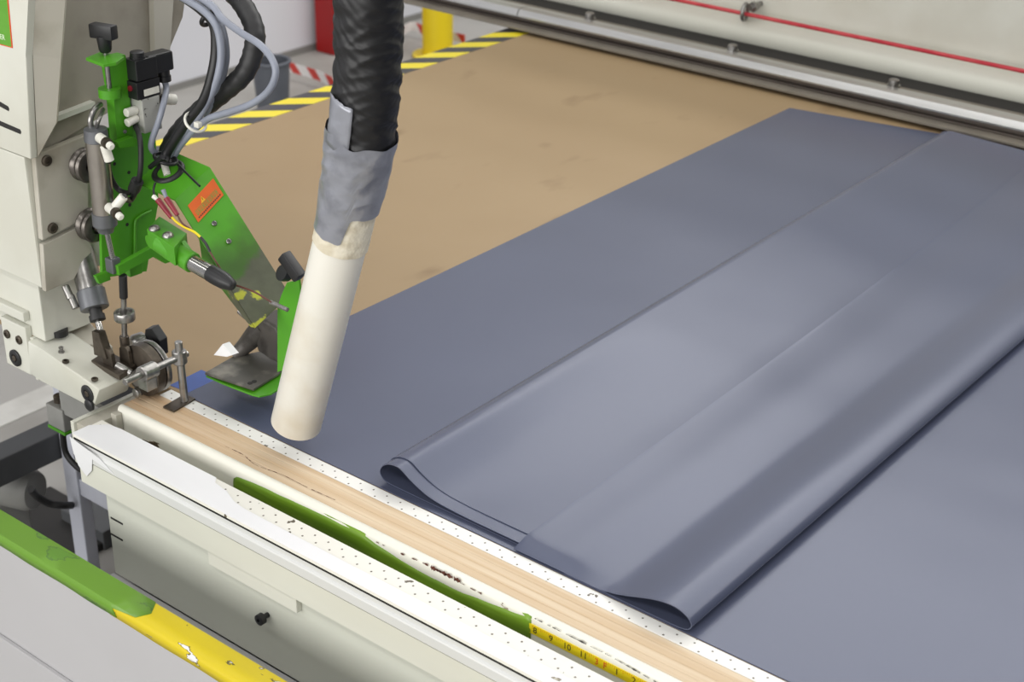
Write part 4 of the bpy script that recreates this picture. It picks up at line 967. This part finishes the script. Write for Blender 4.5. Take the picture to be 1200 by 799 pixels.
bm = B(); ring(bm, P(246, 21, y=.105), (P(252, 30, y=.105)-P(238, 12, y=.105)), .0145, .0035, 20, 8); tag(mesh_obj('black_cable_tie', bm, 'black', None, 60), 'black cable tie around the cables near the top', 'cable tie')
bm = B(); ring(bm, P(229, 143, y=.05), (P(222, 152, y=.05)-P(236, 134, y=.05)), .0165, .0022, 22, 8); p = P(232, 146, y=.033); box(bm, p + V(-.005, -.004, -.004), p + V(.005, .004, .004), .001); tag(mesh_obj('white_cable_tie', bm, 'whiteplastic', None, 60), 'white cable tie around the cables above the green arm', 'cable tie')
bm = B(); a = P(176, 196, y=.012); b_ = P(190, 184, y=.012); cyl(bm, a, b_, .004, n=10); ring(bm, P(194, 186, y=.03), (0.3, .2, 1), .017, .003, 20, 8); tag(mesh_obj('black_cable_tie', bm, 'black', None, 60), 'black cable tie holding the cables at the grommet', 'cable tie')

# ================================================================== SUCTION PIPE AND HOSE
sp0 = P(347, 496, y=0); spA = P(373, 390, y=0); sp1 = P(404, 262, y=0); sp2 = P(420, 180, y=0); sp3 = P(429, 110, y=0); sp4 = P(432, 30, y=0); sp5 = P(432, -60, y=0); sp6 = V(.445, .02, 2.05)
t = thing('suction_pipe', sp0, 'white plastic suction pipe taped with silver tape to a black hose', 'pipe')
dp = (sp1-sp0).normalized(); Lp = (sp1-sp0).length + .03
RP = .0375
bm = B(); lathe(bm, sp0, dp, [(0.002, RP-.005), (0, RP-.0042), (0, RP-.0008), (.001, RP), (Lp, RP-.001), (Lp, RP-.006), (.002, RP-.005)], 48, False); part('pipe', bm, 'pvc', t, 40)
# masking tape sleeve
du = V(0, 1, 0); du = (du - dp*du.dot(dp)).normalized(); dv = dp.cross(du)
def sleeve(name, mat, s0f, s1f, rf, n=56, rows=14):
    bm = B(); R_ = []
    for k in range(n):
        a = 2*math.pi*k/n; s0_, s1_ = s0f(a), s1f(a); colm = []
        for j in range(rows+1):
            s = s0_ + (s1_-s0_)*j/rows; r = rf(s, a)
            colm.append(bm.verts.new(axis(s) + (du*math.cos(a) + dv*math.sin(a))*r))
        R_.append(colm)
    for k in range(n):
        for j in range(rows): bm.faces.new((R_[k][j], R_[(k+1) % n][j], R_[(k+1) % n][j+1], R_[k][j+1]))
    return part(name, bm, mat, t, 70)
path = spline([sp0, spA, sp1, sp2, sp3, sp4, sp5, sp6], 16)
cum = [0]
for a, b_ in zip(path, path[1:]): cum.append(cum[-1] + (b_-a).length)
def axis(s):
    for i in range(len(cum)-1):
        if s <= cum[i+1]: return path[i] + (path[i+1]-path[i])*((s-cum[i])/(cum[i+1]-cum[i]))
    return path[-1]
def s_at(py):
    best = min(range(len(path)), key=lambda i: abs(proj(path[i])[1]-py)); return cum[best]
def proj(p):
    q = ROT.transposed() @ (p - CAM); return (_c[0] + F*q.x/q.z, _c[1] + F*q.y/q.z)
# angle of the side that faces right in the picture / left in the picture
def side(a):
    q = du*math.cos(a) + dv*math.sin(a); return q.dot(ROT.col[0])      # +1 right, -1 left
rn = lambda s, a, k=1.0: noise.noise(V(math.cos(a)*1.5, math.sin(a)*1.5, s*60))*k
def lowmask(a):
    return s_at(286) + .004*noise.noise(V(a*2, 0, 0))
sleeve('cream_tape', 'maskingtape', lowmask, lambda a: s_at(225), lambda s, a: RP + .0008 + .0006*noise.noise(V(a*6, s*90, 0)))
def lowsil(a):
    x = side(a); k = max(0, min(1, (.12 - x)/.16)); return s_at(238) + (s_at(272)-s_at(238))*k + (s_at(283)-s_at(272))*max(0, min(1, (-.0-x)/.6))*0 + .003*noise.noise(V(a*3, 1, 0))
def crk(s, a): return RP + .0026 + .0034*(.4-abs(noise.noise(V(math.cos(a)*1.3, math.sin(a)*1.3 + s*14, s*26)))*1.6)*min(1, max(.15, (s-s_at(262))/.06)) + .05*max(0, s-s_at(262))
sleeve('silver_tape', 'silvertape', lowsil, lambda a: s_at(152) + .01*noise.noise(V(a*1.5, 3, 0)), crk, 84, 60)
sH = s_at(158)
def hoser(s, a):
    w = s + .020*math.cos(a-1.2) + .008*math.cos(2*a+.6)
    n1 = noise.noise(V(math.cos(a)*.6 + 4, math.sin(a)*.6, w*52)); n2 = noise.noise(V(math.cos(a)*1.2, math.sin(a)*1.2 + 9, (s - .04*math.sin(a+.5))*95))
    return .0438 + .0030*(.4-abs(n1)*1.7) + .0018*(.3-abs(n2)*1.4)
sleeve('black_hose', 'hose', lambda a: sH, lambda a: cum[-1], hoser, 90, 360)
def strip_low(a): return s_at(165)
# silver patch reaching up on the left
bm = B(); rows_ = 10; cols_ = 10; ca = [k for k in range(360)]
aL = max(range(360), key=lambda k: -side(math.radians(k))*.42 - (du*math.cos(math.radians(k)) + dv*math.sin(math.radians(k))).dot(ROT.col[2])*.9)
G = []
for i in range(rows_+1):
    r_ = []
    for j in range(cols_+1):
        a = math.radians(aL - 30 + 52*j/cols_); s = s_at(168) + (s_at(112)-s_at(168))*i/rows_ + (.003*noise.noise(V(j*.9, 0, 2)) if i == rows_ else 0)
        r_.append(bm.verts.new(axis(s) + (du*math.cos(a) + dv*math.sin(a))*(hoser(s, a)*.3 + .0470*.7 + .0012)))
    G.append(r_)
for i in range(rows_):
    for j in range(cols_): bm.faces.new((G[i][j], G[i][j+1], G[i+1][j+1], G[i+1][j]))
o = part('tape_patch', bm, 'silvertape', t, 70); o.modifiers.new('s', 'SOLIDIFY').thickness = .0008

# ================================================================== THINGS UNDER AND LEFT OF THE BED
t = thing('stand_frame', (-.62, .2, 0), 'pale blue-grey steel leg frame under the left end of the table', 'stand')
ya = .2
la = P(77, 480, y=ya); lb = P(100, 480, y=ya); 
bm = B(); xa_ = P(81, 600, y=ya).x; xb_ = P(95, 600, y=ya).x; box(bm, (xa_, ya, .0), (xb_, ya+.03, TZ-.04), .003); part('leg', bm, 'legpaint', t)
zc_ = P(115, 585, y=ya).z; bm = B(); box(bm, (xb_+.0002, ya+.004, zc_-.02), (xb_+1.0, ya+.026, zc_+.02), .003); part('crossbar', bm, 'legpaint', t)
bm = B(); box(bm, (xa_-.03, ya-.06, 0.0), (xb_+.5, ya-.0002, .03), .003); part('foot_bar', bm, 'legpaint', t)
t = thing('cable_duct', P(30, 530, z=.5), 'dark grey steel beam running under the table at the left edge', 'beam')
bm = B(); xd = -.70; box(bm, (xd-.03, -.5, .425), (xd+.03, 1.2, .485), .003); part('body', bm, 'darkgrey', t)
mo = P(20, 580, y=.1)
t = thing('motor', (mo.x, mo.y, 0), 'small grey electric motor low beside the stand leg', 'motor')
bm = B(); c = P(8, 582, y=.1); lathe(bm, c - V(.12, 0, 0), (1, .35, 0), [(0, .04), (.01, .045), (.14, .045), (.155, .038), (.16, .016)], 26); part('body', bm, 'motor', t, 40)
bm = B(); box(bm, (c.x-.08, c.y-.02, 0), (c.x-.02, c.y+.06, c.z-.03), .004); part('mount', bm, 'motor', t)
bm = B(); tube(bm, [P(36, 573, y=.1), P(44, 582, y=.12), P(58, 590, y=.14), P(72, 592, y=.16), P(84, 592, y=.19)], .008, 10); tag(mesh_obj('motor_cable', bm, 'rubber', None, 60), 'black cable from the grey motor to the stand leg', 'cable')
cn = P(76, 485, y=-.03)
t = thing('limit_switch', (cn.x, cn.y, cn.z-.03), 'small grey metal switch box with green base beside the bed end', 'switch')
bm = B(); box(bm, cn + V(-.026, -.018, -.022), cn + V(.020, .020, .020), .002); part('body', bm, 'motor', t)
bm = B(); box(bm, cn + V(-.027, -.019, -.028), cn + V(.021, .021, -.0225), .001); part('green_base', bm, 'green', t)
bm = B(); lathe(bm, cn + V(-.012, 0, .0202), (0, 0, 1), [(0, .009), (.012, .009), (.014, .006)], 16); part('roller', bm, 'darksteel', t, 40)
bm = B(); lathe(bm, cn + V(.010, 0, .0202), (0, 0, 1), [(0, .012), (.006, .012), (.008, .009)], 16); part('roller', bm, 'darksteel', t, 40)
bm = B(); box(bm, (cn.x+.012, cn.y-.014, cn.z+.012), (X0-.0355, cn.y-.004, .835), .001); part('bracket', bm, 'motor', t)
bm = B(); cb0 = cn + V(-.004, -.005, -.024); tube(bm, [cb0, P(74, 512, y=-.03), P(77, 530, y=-.03), P(86, 543, y=-.03), P(98, 552, y=-.03), P(112, 558, y=-.02)], .0055, 10); part('cable', bm, 'rubber', t, 60)
# boxes and clutter low on the floor between bed and stand
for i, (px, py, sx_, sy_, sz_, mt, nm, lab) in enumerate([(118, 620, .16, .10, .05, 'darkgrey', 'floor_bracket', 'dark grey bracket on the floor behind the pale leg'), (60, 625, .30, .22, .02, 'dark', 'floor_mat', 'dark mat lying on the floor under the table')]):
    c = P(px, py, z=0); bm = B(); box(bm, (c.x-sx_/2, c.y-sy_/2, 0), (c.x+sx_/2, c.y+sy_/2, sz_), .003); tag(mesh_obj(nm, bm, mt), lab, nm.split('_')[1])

for o in bpy.data.objects:
    if '_o' in o.keys(): del o['_o']
